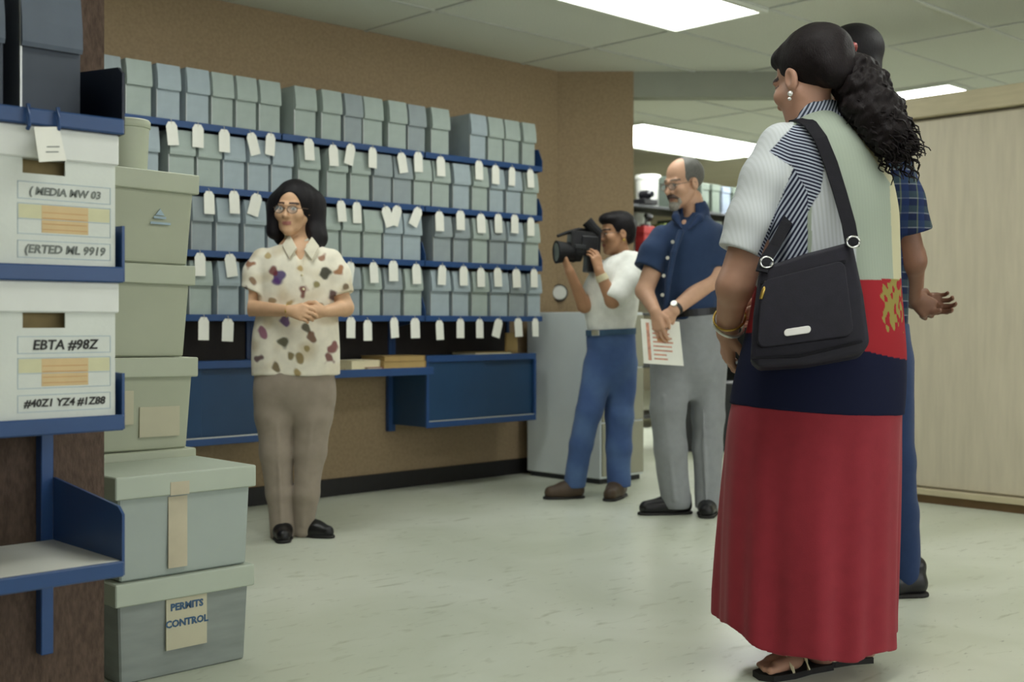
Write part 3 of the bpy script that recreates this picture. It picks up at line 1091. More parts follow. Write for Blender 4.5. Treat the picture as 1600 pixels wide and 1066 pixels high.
def face_colors(v, c, R, s, skin, lip, brow, eyes=True, browshape=1.0):
    q = ((v - np.asarray(c, np.float32)) @ R) / s
    col = np.tile(np.array(lin(skin), np.float32), (len(v), 1))
    ax = np.abs(q[:, 0])
    front = q[:, 1] > .055
    lipm = front & (ax < .021) & (q[:, 2] < -.0595) & (q[:, 2] > -.0775 + .18 * ax)
    col[lipm] = lin(lip)
    bz = .026 - 6.0 * (ax - .028) ** 2
    brm = front & (ax > .010) & (ax < .050) & (np.abs(q[:, 2] - bz) < .0052 * browshape)
    col[brm] = lin(brow)
    if eyes:
        ey = front & (((ax - .031) / .0125) ** 2 + ((q[:, 2] + .001) / .0055) ** 2 < 1)
        col[ey] = lin('cfc8bf')
        ir = ey & ((ax - .031) ** 2 + (q[:, 2] + .001) ** 2 < .0056 ** 2)
        col[ir] = lin('1e1512')
        lid = front & (((ax - .031) / .015) ** 2 + ((q[:, 2] - .004) / .0042) ** 2 < 1) & ~ey
        col[lid] = lin(brow)
    return col


def hand_parts(wrist, along, palm_n, side, size=1.0, curl=0.5, spread=0.12, thumb=0.6, point=None):
    """distance-field pieces of a hand: palm, four unequal fingers of three bones, a thumb off the palm's side.
    along = direction of the hand, palm_n = direction the palm faces, side=+1 puts the thumb on along x palm_n's side"""
    w = np.asarray(wrist, float)
    a = np.asarray(along, float)
    a /= np.linalg.norm(a)
    n = np.asarray(palm_n, float)
    n = n - a * (n @ a)
    n /= np.linalg.norm(n)
    t = np.cross(a, n) * side
    S = size
    P = lambda x, y, z: w + (a * x + t * y + n * z) * S
    parts = [cone(P(0, 0, 0), P(.03, .004, 0), .024 * S, .022 * S),
             cone(P(.025, .016, 0), P(.078, .028, -.002), .015 * S, .0125 * S), cone(P(.022, .004, 0), P(.082, .010, -.003), .0155 * S, .0128 * S),
             cone(P(.022, -.006, 0), P(.079, -.009, -.002), .0155 * S, .0125 * S), cone(P(.024, -.016, .002), P(.072, -.027, 0), .014 * S, .0115 * S)]
    fingers = []
    for y, x0, L, r in ((.029, .080, .070, .0088), (.0095, .084, .078, .0092), (-.010, .081, .072, .0088), (-.0285, .073, .056, .0076)):
        base = np.array([x0, y, -.002])
        ang = 0.0
        d0 = spread * y / .03
        pts = [base]
        cu = curl * (1.0 if y > 0 else 1.12)
        for k, fr in enumerate((.45, .32, .23)):
            ang += cu * (.75, 1.0, .7)[k]
            dirv = np.array([math.cos(ang) * math.cos(d0), math.cos(ang) * math.sin(d0), math.sin(ang)])
            pts.append(pts[-1] + dirv * L * fr)
        pts = [P(*q) for q in pts]
        fingers.append(chain(pts, [r * S, r * .94 * S, r * .86 * S, r * .74 * S], k=.003))
    tp = [P(.014, .020, .004), P(.038, .042, .010 + .012 * thumb), P(.064, .050 - .012 * thumb, .014 + .026 * thumb), P(.084, .052 - .022 * thumb, .016 + .034 * thumb)]
    th_ = chain(tp, [.014 * S, .0115 * S, .0100 * S, .0080 * S], k=.004)
    palm = U(*parts, k=.010)
    g = U(palm, th_, k=.008)
    for q in fingers:
        g = (lambda g0, q0: (lambda p: smin(g0(p), q0(p), .0035)))(g, q)
    return g


def bounded(f, c, r):
    """evaluates f only near c (a hand among a whole body's points)"""
    c = np.asarray(c, np.float32)

    def g(p):
        d = np.sqrt(((p - c) ** 2).sum(1)) - r
        m = d < 0.03
        out = d + 0.03
        if m.any():
            out[m] = f(p[m])
        return out
    return g


class Body:
    """places joints by image column/row at a depth, in a frame at the person's feet aligned with the view"""
    def __init__(self, px, Y):
        self.Y = Y
        self.X = (px - HX) / F * Y

    def P(self, px, py, dy=0.0):
        Y = self.Y + dy
        return np.array([(px - HX) / F * Y - self.X, dy, EYE + (HY - py) / F * Y], np.float32)

    def z(self, py, dy=0.0):
        return EYE + (HY - py) / F * (self.Y + dy)

    def x(self, px, dy=0.0):
        return (px - HX) / F * (self.Y + dy) - self.X

    def row(self, py, x0, x1, ry, cy=0.0):
        """one cross-section read from the outline at image row py"""
        a, c = self.x(x0, cy), self.x(x1, cy)
        return (self.z(py, cy), (a + c) / 2, cy, (c - a) / 2, ry)


def cloth_mat(name, rough=.85, bump=.15, bscale=350, var=.06, sheen=0.1):
    return mat(name, 'ffffff', rough, var, 25, bump, bscale, spec=.15, attr='col', sheen=sheen)


MATS['skin'] = mat('skin', 'ffffff', .5, .05, 30, .05, 150, spec=.35, attr='col')
MATS['cloth'] = cloth_mat('cloth')
MATS['hair_black'] = mat('black_hair', '120e13', .55, .3, 90, .5, 120, spec=.25, stretch=(4, 4, .5))
MATS['hair_brown'] = mat('dark_brown_hair', '150e10', .6, .3, 90, .5, 120, spec=.2, stretch=(3, 3, .8))
MATS['hair_grey'] = mat('grey_hair', '5d5c58', .6, .25, 120, .4, 150, stretch=(3, 3, 1))
MATS['hair_white'] = mat('white_beard', '9b958c', .7, .2, 150, .4, 180)
MATS['hair_dark'] = mat('dark_moustache', '5b4a44', .7, .2, 150, .4, 180)
MATS['shoe_black'] = mat('black_leather', '141316', .35, .2, 30)
MATS['shoe_brown'] = mat('brown_leather', '4c3d30', .5, .15, 30)
MATS['sole'] = mat('dark_sole', '1a1817', .7, .2, 30)
MATS['metal'] = mat('bright_metal', 'cfcfc8', .25, .05, 20, metal=.9)
MATS['gold'] = mat('gold_metal', 'b99b52', .3, .05, 20, metal=.9)
MATS['silver'] = mat('silver_beads', 'd8d8d4', .3, .05, 20, metal=.5)
MATS['glass'] = mat('spectacle_lens', 'd9e2e6', .05, .02, 10, spec=.9)
MATS['glass'].node_tree.nodes['Principled BSDF'].inputs['Alpha'].default_value = .12
MATS['rim'] = mat('spectacle_rim', '6a5648', .3, .1, 20, metal=.5)
MATS['bag'] = mat('black_nylon', '1d1b27', .6, .15, 40, .2, 500, spec=.3)
MATS['webbing'] = mat('black_webbing', '16151c', .7, .15, 60, .3, 400, spec=.2)
MATS['white_badge'] = mat('white_badge', 'e4e2e0', .35, .03, 20)


def const(c):
    return lambda v: {'col': np.tile(np.array(lin(c), np.float32), (len(v), 1))}


def person(body, label):
    e = empty('person', W(body.X, body.Y), -ANG)
    return e


def shoe(heel, toe, w, hgt, sole_h=.014, floor=0.0):
    """a shoe from heel to toe (points on the floor)"""
    h_, t_ = np.array(heel, float), np.array(toe, float)
    d = (t_ - h_)
    L = np.linalg.norm(d[:2])
    d = d / np.linalg.norm(d)
    P = lambda s, z: V3(*(h_[:2] + d[:2] * L * s), floor + z)
    f = U(cone(P(.13, w * .42), P(.45, w * .42), w * .44, w * .47), cone(P(.45, w * .40), P(.84, w * .33), w * .49, w * .36),
          cone(P(.2, hgt * .62), P(.12, hgt), w * .38, w * .37), cone(P(.25, hgt * .8), P(.55, hgt * .45), w * .33, w * .36), k=.02)
    f = isect(f, plane(P(0, 0), (0, 0, -1)), .003)
    s = U(cone(P(.13, 0), P(.5, 0), w * .47, w * .48), cone(P(.5, 0), P(.86, 0), w * .52, w * .40), k=.01)
    s = isect(isect(s, plane(P(0, sole_h), (0, 0, 1)), .002), plane(P(0, 0), (0, 0, -1)), .002)
    pts = np.stack([P(0, 0), P(1, hgt)])
    lo, hi = pts.min(0) - w * .8, pts.max(0) + w * .8
    lo[2] = floor - .01
    return f, s, lo, hi


def add_shoe(par, heel, toe, w, hgt, m, sole=True):
    f, s, lo, hi = shoe(heel, toe, w, hgt)
    o = sculpt('shoe', f, lo, hi, .004, m, par, None)
    if sole:
        sculpt('sole', s, lo, hi, .004, 'sole', o, None)
    return o


def spectacles(par, c, R, s, m='rim'):
    c = np.asarray(c, float)
    T = lambda q: c + (R.astype(float) @ (np.array(q) * s))
    fr = MB()
    for sx in (-1, 1):
        ring = [T((sx * .032 + .023 * math.cos(a), .103 - .004 * math.cos(a) * sx, -.004 + .018 * math.sin(a))) for a in np.linspace(0, 2 * math.pi, 19)]
        fr.tube(ring, .0017, 6)
        fr.tube([T((sx * .055, .099, .002)), T((sx * .074, .06, .004)), T((sx * .081, .0, .003)), T((sx * .082, -.02, -.008))], .0016, 6)
    fr.tube([T((-.009, .104, -.002)), T((0, .107, .001)), T((.009, .104, -.002))], .0016, 6)
    g = fr.build('spectacles', m, par, True)
    ln = MB()
    for sx in (-1, 1):
        ring = [T((sx * .032 + .022 * math.cos(a), .1032 - .004 * math.cos(a) * sx, -.004 + .017 * math.sin(a))) for a in np.linspace(0, 2 * math.pi, 18, endpoint=False)]
        t = bmesh.new()
        back = [t.verts.new(Vector(q) - Vector(R[:, 1].astype(float)) * .0012) for q in ring]
        frv = [t.verts.new(q) for q in ring]
        t.faces.new(frv)
        t.faces.new(list(reversed(back)))
        for i in range(18):
            t.faces.new((frv[i], frv[(i + 1) % 18], back[(i + 1) % 18], back[i]))
        bmesh.ops.recalc_face_normals(t, faces=list(t.faces))
        ln._add(t)
    ln.build('lens', 'glass', g)
    return g


def torso_core(bd, rows, k=.05, shrink=.02):
    """body under the clothes, from the same outline rows"""
    return loft([(z, cx, cy, max(.04, rx - shrink), max(.04, ry - shrink)) for z, cx, cy, rx, ry in rows], kcap=.03)


def bbox(pts, m):
    a = np.array(pts)
    return a.min(0) - m, a.max(0) + m


def leaf(pts, th, name, m, parent):
    """a thin stiff piece of cloth through four points"""
    q = [Vector(p) for p in pts]
    n = (q[2] - q[0]).cross(q[3] - q[1]).normalized()
    if n.y > 0:
        n = -n
    t = bmesh.new()
    a = [t.verts.new(p + n * th) for p in q]
    c = [t.verts.new(p - n * th) for p in q]
    t.faces.new(a)
    t.faces.new(list(reversed(c)))
    for i in range(len(q)):
        t.faces.new((a[i], c[i], c[(i + 1) % len(q)], a[(i + 1) % len(q)]))
    bmesh.ops.recalc_face_normals(t, faces=list(t.faces))
    bmesh.ops.bevel(t, geom=list(t.edges), offset=th * .6, segments=2, affect='EDGES', profile=.6, clamp_overlap=True)
    return MB()._add(t).build(name, m, parent, True)


MATS['shirt_white'] = mat('collar_cloth', 'd9d3c0', .85, .06, 25, .15, 350, spec=.15)

# ------------------------------------------------------------------ the speaking woman (flowered shirt)
def speaker():
    b = Body(465, 5.25)
    P = b.P
    hc, hs = P(458, 327, -.02), .93
    R = frame_of((-.16, -1.0, -.06), (.05, 0, 1))
    rows = [b.row(586, 394, 530, .125), b.row(555, 393, 530, .123), b.row(520, 395, 529, .118), b.row(480, 402, 528, .115), b.row(440, 402, 527, .118),
            b.row(412, 400, 528, .105), b.row(398, 406, 521, .09), b.row(388, 421, 510, .078), b.row(380, 443, 494, .06), b.row(372, 452, 484, .05)]
    sh1, el1, wr1 = P(412, 418, 0), P(385, 481, -.02), P(452, 486, -.19)
    sh2, el2, wr2 = P(516, 419, 0), P(539, 481, -.02), P(507, 487, -.17)
    head = head_sdf(hc, R, hs, .9, .92)
    neck = cone(P(464, 345, .01), P(467, 395, .015), .047, .055)
    chest = ell(P(466, 415, -.005), (.12, .088, .13))
    hand1 = bounded(hand_parts(wr1, (.78, -.35, -.12), (.15, .75, -.3), 1, .92, .75, .05, .7), wr1 + V3(.07, -.03, 0), .13)
    hand2 = bounded(hand_parts(wr2, (-.9, -.28, -.10), (-.1, .75, .2), -1, .92, .65, .05, .7), wr2 + V3(-.07, -.02, 0), .13)
    arms = U(cone(sh1, el1, .046, .038), cone(el1, wr1, .038, .024), k=.012), U(cone(sh2, el2, .046, .038), cone(el2, wr2, .038, .024), k=.012)
    legs = [cone(P(435, 600), P(430, 705), .07, .05), cone(P(430, 705), P(441, 835, .0), .05, .035), cone(P(492, 600), P(485, 705), .07, .05),
            cone(P(485, 705), P(474, 824, .03), .05, .035), ell(P(463, 585), (.14, .09, .12))]
    torso = loft([(z, cx, cy, max(.03, rx - .022), max(.03, ry - .022)) for z, cx, cy, rx, ry in rows[:-3]], kcap=.03)
    body = U(U(torso, chest, neck, *legs, k=.03), head, k=.012)
    body = U(body, *arms, k=.012)
    body = U(U(body, hand1, k=.008), hand2, k=.003)

    def colors(v):
        return {'col': face_colors(v, hc, R, hs, 'd3aa88', 'b0726a', '35241f')}
    lo, hi = bbox([P(378, 275, -.3), P(545, 850, .2)], .03)
    lo[2] = .03
    root = sculpt('person', body, lo, hi, .004, 'skin', None, colors)
    root.location = W(b.X, b.Y)
    root.rotation_euler = (0, 0, -ANG)
    tag(root, 'woman in a flowered shirt and taupe trousers speaking with clasped hands', 'person')

    # shirt
    def hang(ang, z):
        t = np.clip((b.z(470) - z) / .3, 0, 1)
        return t * (.018 * np.sin(ang * 5 + 1) + .012 * np.sin(ang * 9 + 2))
    sl1 = isect(chain([P(412, 407, 0), P(402, 428, -.005), P(397, 470, -.015)], [.055, .062, .068], .02), plane(P(399, 457, -.015), el1 - sh1), .004)
    sl2 = isect(chain([P(516, 408, 0), P(526, 430, -.005), P(533, 474, -.015)], [.055, .060, .064], .02), plane(P(530, 463, -.015), el2 - sh2), .004)
    sl1 = cut(sl1, cone(P(396, 462, -.014), P(392, 485, -.02), .050, .062), .002)
    sl2 = cut(sl2, cone(P(531, 468, -.014), P(535, 490, -.02), .047, .058), .002)
    f = U(loft(rows, fold=hang), sl1, sl2, k=.018)
    f = wrinkled(f, 3, .0045, 34)
    f = cut(f, cone(P(467, 350, -.005), P(469, 396, -.005), .056, .050))
    f = cut(f, cone(P(467, 372, -.085), P(471, 418, -.118), .044, .005), .005)
    f = cut(f, loft([(z, cx, cy, rx - .012, ry - .012) for z, cx, cy, rx, ry in rows[:4]], fold=hang, z0=b.z(600), z1=b.z(560)))
    spots = [(436, 432, 11, '43306f'), (428, 424, 8, '6f2f33'), (432, 440, 7, '5a3b78'), (508, 428, 9, '23261f'), (474, 456, 8, '7a3f3c'), (391, 414, 7, '8f5a3b'), (396, 440, 6, '8a6b52'), (447, 500, 9, '5b3d78'),
             (410, 520, 9, '8f5270'), (444, 535, 9, '4c4a33'), (478, 512, 8, '4e4838'), (487, 528, 8, '6f4a38'), (520, 545, 9, '7c3f43'), (513, 560, 8, '713b3b'), (531, 424, 8, '9a633b'), (520, 462, 8, '4a2730'),
             (404, 560, 7, '5a3a44'), (470, 420, 5, 'b79a62'), (455, 470, 6, 'a88f5c'), (494, 445, 7, '8a8050'), (500, 480, 8, 'a07a4e'), (425, 470, 6, '8f7a58'), (430, 575, 8, '6c5b3a'), (468, 560, 8, '8b7648'),
             (465, 580, 7, 'a08a55'), (540, 450, 6, '6a5540'), (410, 480, 5, '9d8253'), (418, 400, 5, 'c0a976'), (505, 402, 6, '93674f'), (480, 545, 6, '9c8a5a'), (455, 555, 6, '7f6f45'), (385, 447, 5, '5e3f45')]
    nz1, nz2 = noise_dir(21, 60, 6), noise_dir(22, 150, 6)

    def shirt_colors(v):
        col = np.tile(np.array(lin('ebe5d4'), np.float32), (len(v), 1))
        w1 = np.clip(nz1(v) * 2.2 - .1, 0, 1)[:, None]
        col = col * (1 - w1 * .45) + np.array(lin('bda97f'), np.float32) * w1 * .45
        Y = b.Y + v[:, 1]
        px = HX + (v[:, 0] + b.X) / Y * F
        py = HY - (v[:, 2] - EYE) / Y * F
        wob = nz2(v) * 5.5
        for sx, sy, r, c in spots:
            d = np.sqrt((px - sx) ** 2 + ((py - sy) / 1.15) ** 2) + wob
            k = np.clip((r - d) / 2.5, 0, 1)[:, None] * .9
            fr = (v[:, 1] < .05)[:, None]
            col = np.where(fr, col * (1 - k) + np.array(lin(c), np.float32) * k, col)
        back = v[:, 1] >= .05
        k = (np.clip(nz2(v[:, [1, 0, 2]] * .55) * 3 - .7, 0, 1) * back)[:, None]
        return {'col': col * (1 - k) + np.array(lin('6a4a4a'), np.float32) * k}
    lo, hi = bbox([P(372, 368, -.2), P(550, 590, .2)], .02)
    shirt = sculpt('shirt', f, lo, hi, .0045, 'cloth', root, shirt_colors)
    # collar: two leaves folded down from the neck band
    for pts in ([P(453, 367, -.052), P(441, 384, -.078), P(452, 404, -.112), P(464, 388, -.100)], [P(487, 370, -.045), P(499, 386, -.072), P(487, 407, -.112), P(475, 391, -.102)]):
        leaf(pts, .006, 'collar_leaf', 'shirt_white', shirt)
    ring = isect(cut(cone(P(467, 368, .005), P(468, 386, .005), .062, .070), cone(P(467, 358, .0), P(468, 396, .0), .056, .062)), plane(P(468, 380, -.055), (0, -1, 0)))
    sculpt('collar', ring, *bbox([P(440, 362, -.15), P(500, 400, .09)], .02), .0035, 'cloth', shirt, const('d8d2be'))
    MB().sphere(P(472, 430, -.125), .006, 8).sphere(P(474, 452, -.125), .006, 8).build('button', 'cream_paper', shirt)

    # trousers
    hips = loft([b.row(660, 412, 508, .05), b.row(635, 400, 521, .09), b.row(600, 396, 524, .118), b.row(575, 399, 521, .112), b.row(560, 402, 518, .1)], kcap=.03)
    l1 = chain([P(431, 610), P(431, 650), P(432, 705), P(437, 770), P(441, 836, .0)], [.094, .088, .072, .056, .047], .02)
    l2 = chain([P(489, 610), P(488, 650), P(485, 705), P(479, 770), P(474, 826, .03)], [.092, .084, .068, .054, .046], .02)
    g = U(hips, U(l1, l2, k=.006), k=.02)
    g = wrinkled(g, 9, .008, 28, (1, 1, .35))
    crease = [cone(P(432, 660, -.080), P(441, 830, -.048), .003, .006), cone(P(486, 660, -.078), P(473, 820, -.02), .003, .006)]
    g = U(g, *crease, k=.014)
    g = isect(g, lambda p: np.maximum(b.z(841) - p[:, 2] + .0 * p[:, 0], p[:, 2] - b.z(570)), .004)
    sculpt('trousers', g, *bbox([P(390, 570, -.17), P(530, 842, .17)], .02), .0045, 'cloth', root, const('998d80'))
    # hair: parted bob down to the shoulders
    hr = U(ell(hc + R @ V3(0, -.028, .045) * hs, V3(.094, .108, .098) * hs, R), cone(P(491, 318, .03), P(494, 372, .01), .050, .044), cone(P(480, 330, .06), P(478, 372, .07), .06, .045),
           cone(P(432, 318, .01), P(429, 362, .0), .040, .036), cone(P(440, 330, .06), P(445, 372, .06), .055, .04), cone(P(494, 372, -.01), P(489, 392, -.05), .036, .018), k=.05)
    hr = cut(hr, ell(hc + R @ V3(-.004, .092, -.022) * hs, V3(.064, .085, .098) * hs, R), .010)
    hr = cut(hr, cone(P(467, 366, -.06), P(468, 405, -.06), .045, .05), .01)
    hz = noise_dir(31, 130, 8, (1, 1, .12))
    hr2 = lambda p: hr(p) + .0032 * hz(p)
    sculpt('hair', hr2, *bbox([P(408, 272, -.16), P(520, 402, .16)], .02), .004, 'hair_black', root)
    spectacles(root, hc, R, hs)
    add_shoe(root, P(441, 842, .07) * V3(1, 1, 0), P(443, 850, -.15) * V3(1, 1, 0), .082, .07, 'shoe_black')
    add_shoe(root, P(474, 836, .05) * V3(1, 1, 0), P(519, 836, -.01) * V3(1, 1, 0), .078, .065, 'shoe_black')
    MB().tube([wr1 + V3(-.012, .0, -.026), wr1 + V3(-.012, -.026, 0), wr1 + V3(-.01, 0, .027), wr1 + V3(-.012, .026, 0), wr1 + V3(-.012, 0, -.026)], .003, 6).build('watch_strap', 'gold', root)
    return root


speaker()


# ------------------------------------------------------------------ the camera operator
def operator():
    b = Body(948, 6.5)
    P = b.P
    hc, hs = P(962, 365, 0), .90
    R = frame_of((-.94, -.34, -.08))
    rows = [b.row(522, 919, 990, .118), b.row(500, 915, 994, .118), b.row(470, 911, 999, .12), b.row(440, 915, 1003, .118), b.row(420, 928, 1004, .11),
            b.row(408, 942, 1001, .095), b.row(400, 952, 995, .07), b.row(393, 960, 988, .05)]
    shn, eln, wrn = P(991, 414, -.08), P(957, 470, -.20), P(936, 424, -.20)
    shf, elf, wrf = P(938, 425, .10), P(913, 478, -.06), P(890, 424, -.14)
    head = head_sdf(hc, R, hs, .9, 1.0)
    neck = cone(P(966, 380, .01), P(972, 410, .02), .048, .055)
    hn = bounded(hand_parts(wrn, (-.22, .15, 1.0), (-.6, .75, -.1), -1, .92, .45, .12, .5), wrn + V3(-.02, .02, .08), .13)
    hf = bounded(hand_parts(wrf, (-.35, .1, .9), (.25, .2, .9), 1, .92, .55, .1, .6), wrf + V3(-.02, 0, .07), .13)
    body = U(loft([(z, cx, cy, rx - .025, ry - .025) for z, cx, cy, rx, ry in rows[:-3]], kcap=.03), neck, ell(P(957, 530), (.11, .09, .1)),
             cone(P(938, 560, -.02), P(920, 645, -.08), .06, .04), cone(P(920, 645, -.08), P(898, 758, -.06), .04, .03),
             cone(P(969, 560, .03), P(967, 650, 0), .07, .05), cone(P(967, 650), P(966, 768, -.03), .05, .036), k=.03)
    body = U(body, head, k=.012)
    body = U(body, U(cone(shn, eln, .048, .040), cone(eln, wrn, .040, .026), k=.012), U(cone(shf, elf, .046, .038), cone(elf, wrf, .038, .025), k=.012), k=.012)
    body = U(U(body, hn, k=.008), hf, k=.008)
    lo, hi = bbox([P(850, 325, -.32), P(1010, 790, .2)], .03)
    lo[2] = .03
    root = sculpt('person', body, lo, hi, .0045, 'skin', None, lambda v: {'col': face_colors(v, hc, R, hs, 'b38768', '9a5c52', '1f1715')})
    root.location = W(b.X, b.Y)
    root.rotation_euler = (0, 0, -ANG)
    tag(root, 'woman in a white shirt and blue jeans filming with a shoulder camera', 'person')
    # white shirt with wide elbow sleeves
    sn = isect(chain([P(988, 412, -.06), P(978, 440, -.12), P(962, 462, -.18)], [.068, .074, .074], .02), plane(P(957, 472, -.20), V3(-.12, -.12, -.2)), .004)
    sn = isect(sn, plane(P(948, 452, -.2), (-.9, .1, .25)), .02)
    sf = isect(chain([P(942, 424, .08), P(930, 450, .03), P(915, 474, -.04)], [.062, .06, .056], .02), plane(P(920, 466, -.03), elf - shf), .004)
    f = U(loft(rows), sn, sf, k=.02)
    f = wrinkled(f, 13, .006, 36, (1, 1, .7))
    f = cut(f, cone(P(964, 372, .0), P(968, 408, .0), .052, .054))
    f = cut(f, cone(P(955, 380, -.04), P(950, 412, -.09), .04, .01))
    shirt = sculpt('shirt', f, *bbox([P(900, 390, -.32), P(1018, 526, .2)], .02), .0045, 'cloth', root, const('f0f1ec'))
    # jeans
    hips = loft([b.row(615, 935, 982, .05), b.row(590, 924, 992, .10), b.row(555, 918, 994, .125), b.row(530, 918, 993, .120), b.row(510, 919, 990, .114)], kcap=.01)
    l1 = chain([P(937, 570, -.02), P(920, 645, -.08), P(908, 695, -.08), P(897, 762, -.06)], [.088, .070, .062, .058], .02)
    l2 = chain([P(970, 570, .03), P(968, 650, 0), P(967, 700, -.01), P(966, 772, -.03)], [.09, .076, .068, .062], .02)
    g = U(hips, U(l1, l2, k=.008), k=.025)
    g = wrinkled(g, 15, .008, 36, (1, 1, .8))
    g = isect(g, lambda p: np.maximum(.058 - p[:, 2], p[:, 2] - b.z(514)), .004)

    def jc(v):
        c = np.tile(np.array(lin('4a6292'), np.float32), (len(v), 1))
        n = noise_dir(41, 30, 6)(v)
        k = np.clip(.3 + n, 0, 1)[:, None] * .5
        return {'col': c * (1 - k) + np.array(lin('627da8'), np.float32) * k}
    jeans = sculpt('jeans', g, *bbox([P(880, 508, -.25), P(1000, 780, .2)], .02), .0045, 'cloth', root, jc)
    bl = MB()
    wz = b.z(519)
    zr = b.row(519, 917, 992, .121)
    ring = [(zr[1] + (zr[3] + .004) * math.cos(t), (zr[4] + .004) * math.sin(t), wz + .006 * math.cos(t)) for t in np.linspace(0, 2 * math.pi, 41)]
    bl.strap(ring, [(math.cos(t), math.sin(t), 0) for t in np.linspace(0, 2 * math.pi, 41)], .032, .005)
    blo = bl.build('belt', 'ink_blue', root)
    MB().box(-.022, .022, -.006, .004, -.016, .016, .003, Matrix.Translation(Vector(ring[26]) + Vector((-.012, -.004, 0))) @ Matrix.Rotation(-.35, 4, 'Z')).build('buckle', 'metal', blo)
    # hair: short full cap
    hr = U(ell(hc + R @ V3(0, -.035, .045) * hs, V3(.092, .100, .092) * hs, R), ell(hc + R @ V3(0, .03, .088) * hs, V3(.07, .07, .04) * hs, R),
           ell(hc + R @ V3(0, -.085, -.01) * hs, V3(.07, .035, .06) * hs, R), k=.02)
    hr = cut(hr, ell(hc + R @ V3(0, .10, -.035) * hs, V3(.085, .080, .074) * hs, R), .01)
    for sx in (-1, 1):
        hr = cut(hr, ell(hc + R @ V3(sx * .085, -.002, -.03) * hs, V3(.03, .032, .042) * hs, R), .008)
    hz = noise_dir(33, 130, 8)
    sculpt('hair', (lambda h0: (lambda p: h0(p) + .004 * hz(p)))(hr), *bbox([P(925, 322, -.15), P(1000, 405, .15)], .02), .004, 'hair_black', root)
    spectacles(root, hc, R, hs)
    er = hc + R @ V3(-.085, -.012, -.045) * hs
    MB().sphere(er, .008, 8).build('earring', 'gold', root)
    er = hc + R @ V3(.085, -.012, -.045) * hs
    MB().sphere(er, .008, 8).build('earring', 'gold', root)
    band = MB()
    d = (wrn - eln) / np.linalg.norm(wrn - eln)
    band.cyl(wrn - d * .055, wrn - d * .02, .034, .031, 18)
    band.build('wristband', 'cream_paper', root)
    add_shoe(root, P(908, 772, -.05) * V3(1, 1, 0), P(852, 777, -.10) * V3(1, 1, 0), .10, .085, 'shoe_brown')
    add_shoe(root, P(970, 765, .06) * V3(1, 1, 0), P(950, 785, -.20) * V3(1, 1, 0), .10, .085, 'shoe_brown')

    # the video camera: a thing of its own, carried on the far shoulder
    c = empty('video_camera', W(b.X, b.Y), -ANG)
    MX = lambda px, py, dy: Matrix.Translation(Vector(P(px, py, dy))) @ Matrix.Rotation(.20, 4, 'Z') @ Matrix.Rotation(.06, 4, 'Y')
    yb = -.08
    body_ = MB().box(-.115, .05, -.055, .055, -.055, .075, .012, MX(921, 385, yb), 2)
    body_.box(-.02, .045, -.05, .05, -.14, -.04, .012, MX(921, 385, yb), 2)
    body_.box(-.06, .03, -.062, -.05, -.03, .05, .004, MX(921, 385, yb))
    body_.build('camera_body', 'black', c)
    a, d_ = Vector(P(906, 394, yb - .01)), Vector(P(869, 394, yb - .05))
    ln = MB().cyl(a, a + (d_ - a) * .55, .052, .052, 24).cyl(a + (d_ - a) * .5, d_, .050, .062, 24).cyl(a + (d_ - a) * .25, a + (d_ - a) * .32, .056, .056, 24)
    lo_ = ln.build('lens_barrel', 'black_soft', c)
    MB().cyl(d_ + (d_ - a) * -.01, d_ + (d_ - a) * .01, .05, .05, 24).build('front_glass', 'glass_dark', lo_)
    mic = MB().tube([P(918, 362, yb), P(905, 359, yb - .01), P(885, 364, yb - .03), P(871, 369, yb - .05)], .014, 10, .008)
    mic.build('microphone', 'black_soft', c)
    hd = MB().tube([P(896, 376, yb), P(898, 364, yb), P(915, 358, yb), P(925, 372, yb)], .010, 8)
    hd.box(-.035, .035, -.03, .03, -.02, .03, .006, MX(901, 375, yb))
    hd.build('handle', 'black', c)
    MB().tube([P(917, 346, yb - .03), P(926, 356, yb - .03), P(937, 366, yb - .03)], .032, 12, .026).build('viewfinder', 'black_soft', c)
    MB().box(-.03, .03, -.012, .0, -.01, .012, .002, MX(906, 386, yb - .066)).build('side_panel', 'gunmetal', c)
    tag(c, 'black shoulder video camera aimed left by the woman in white', 'camera')
    return root


operator()


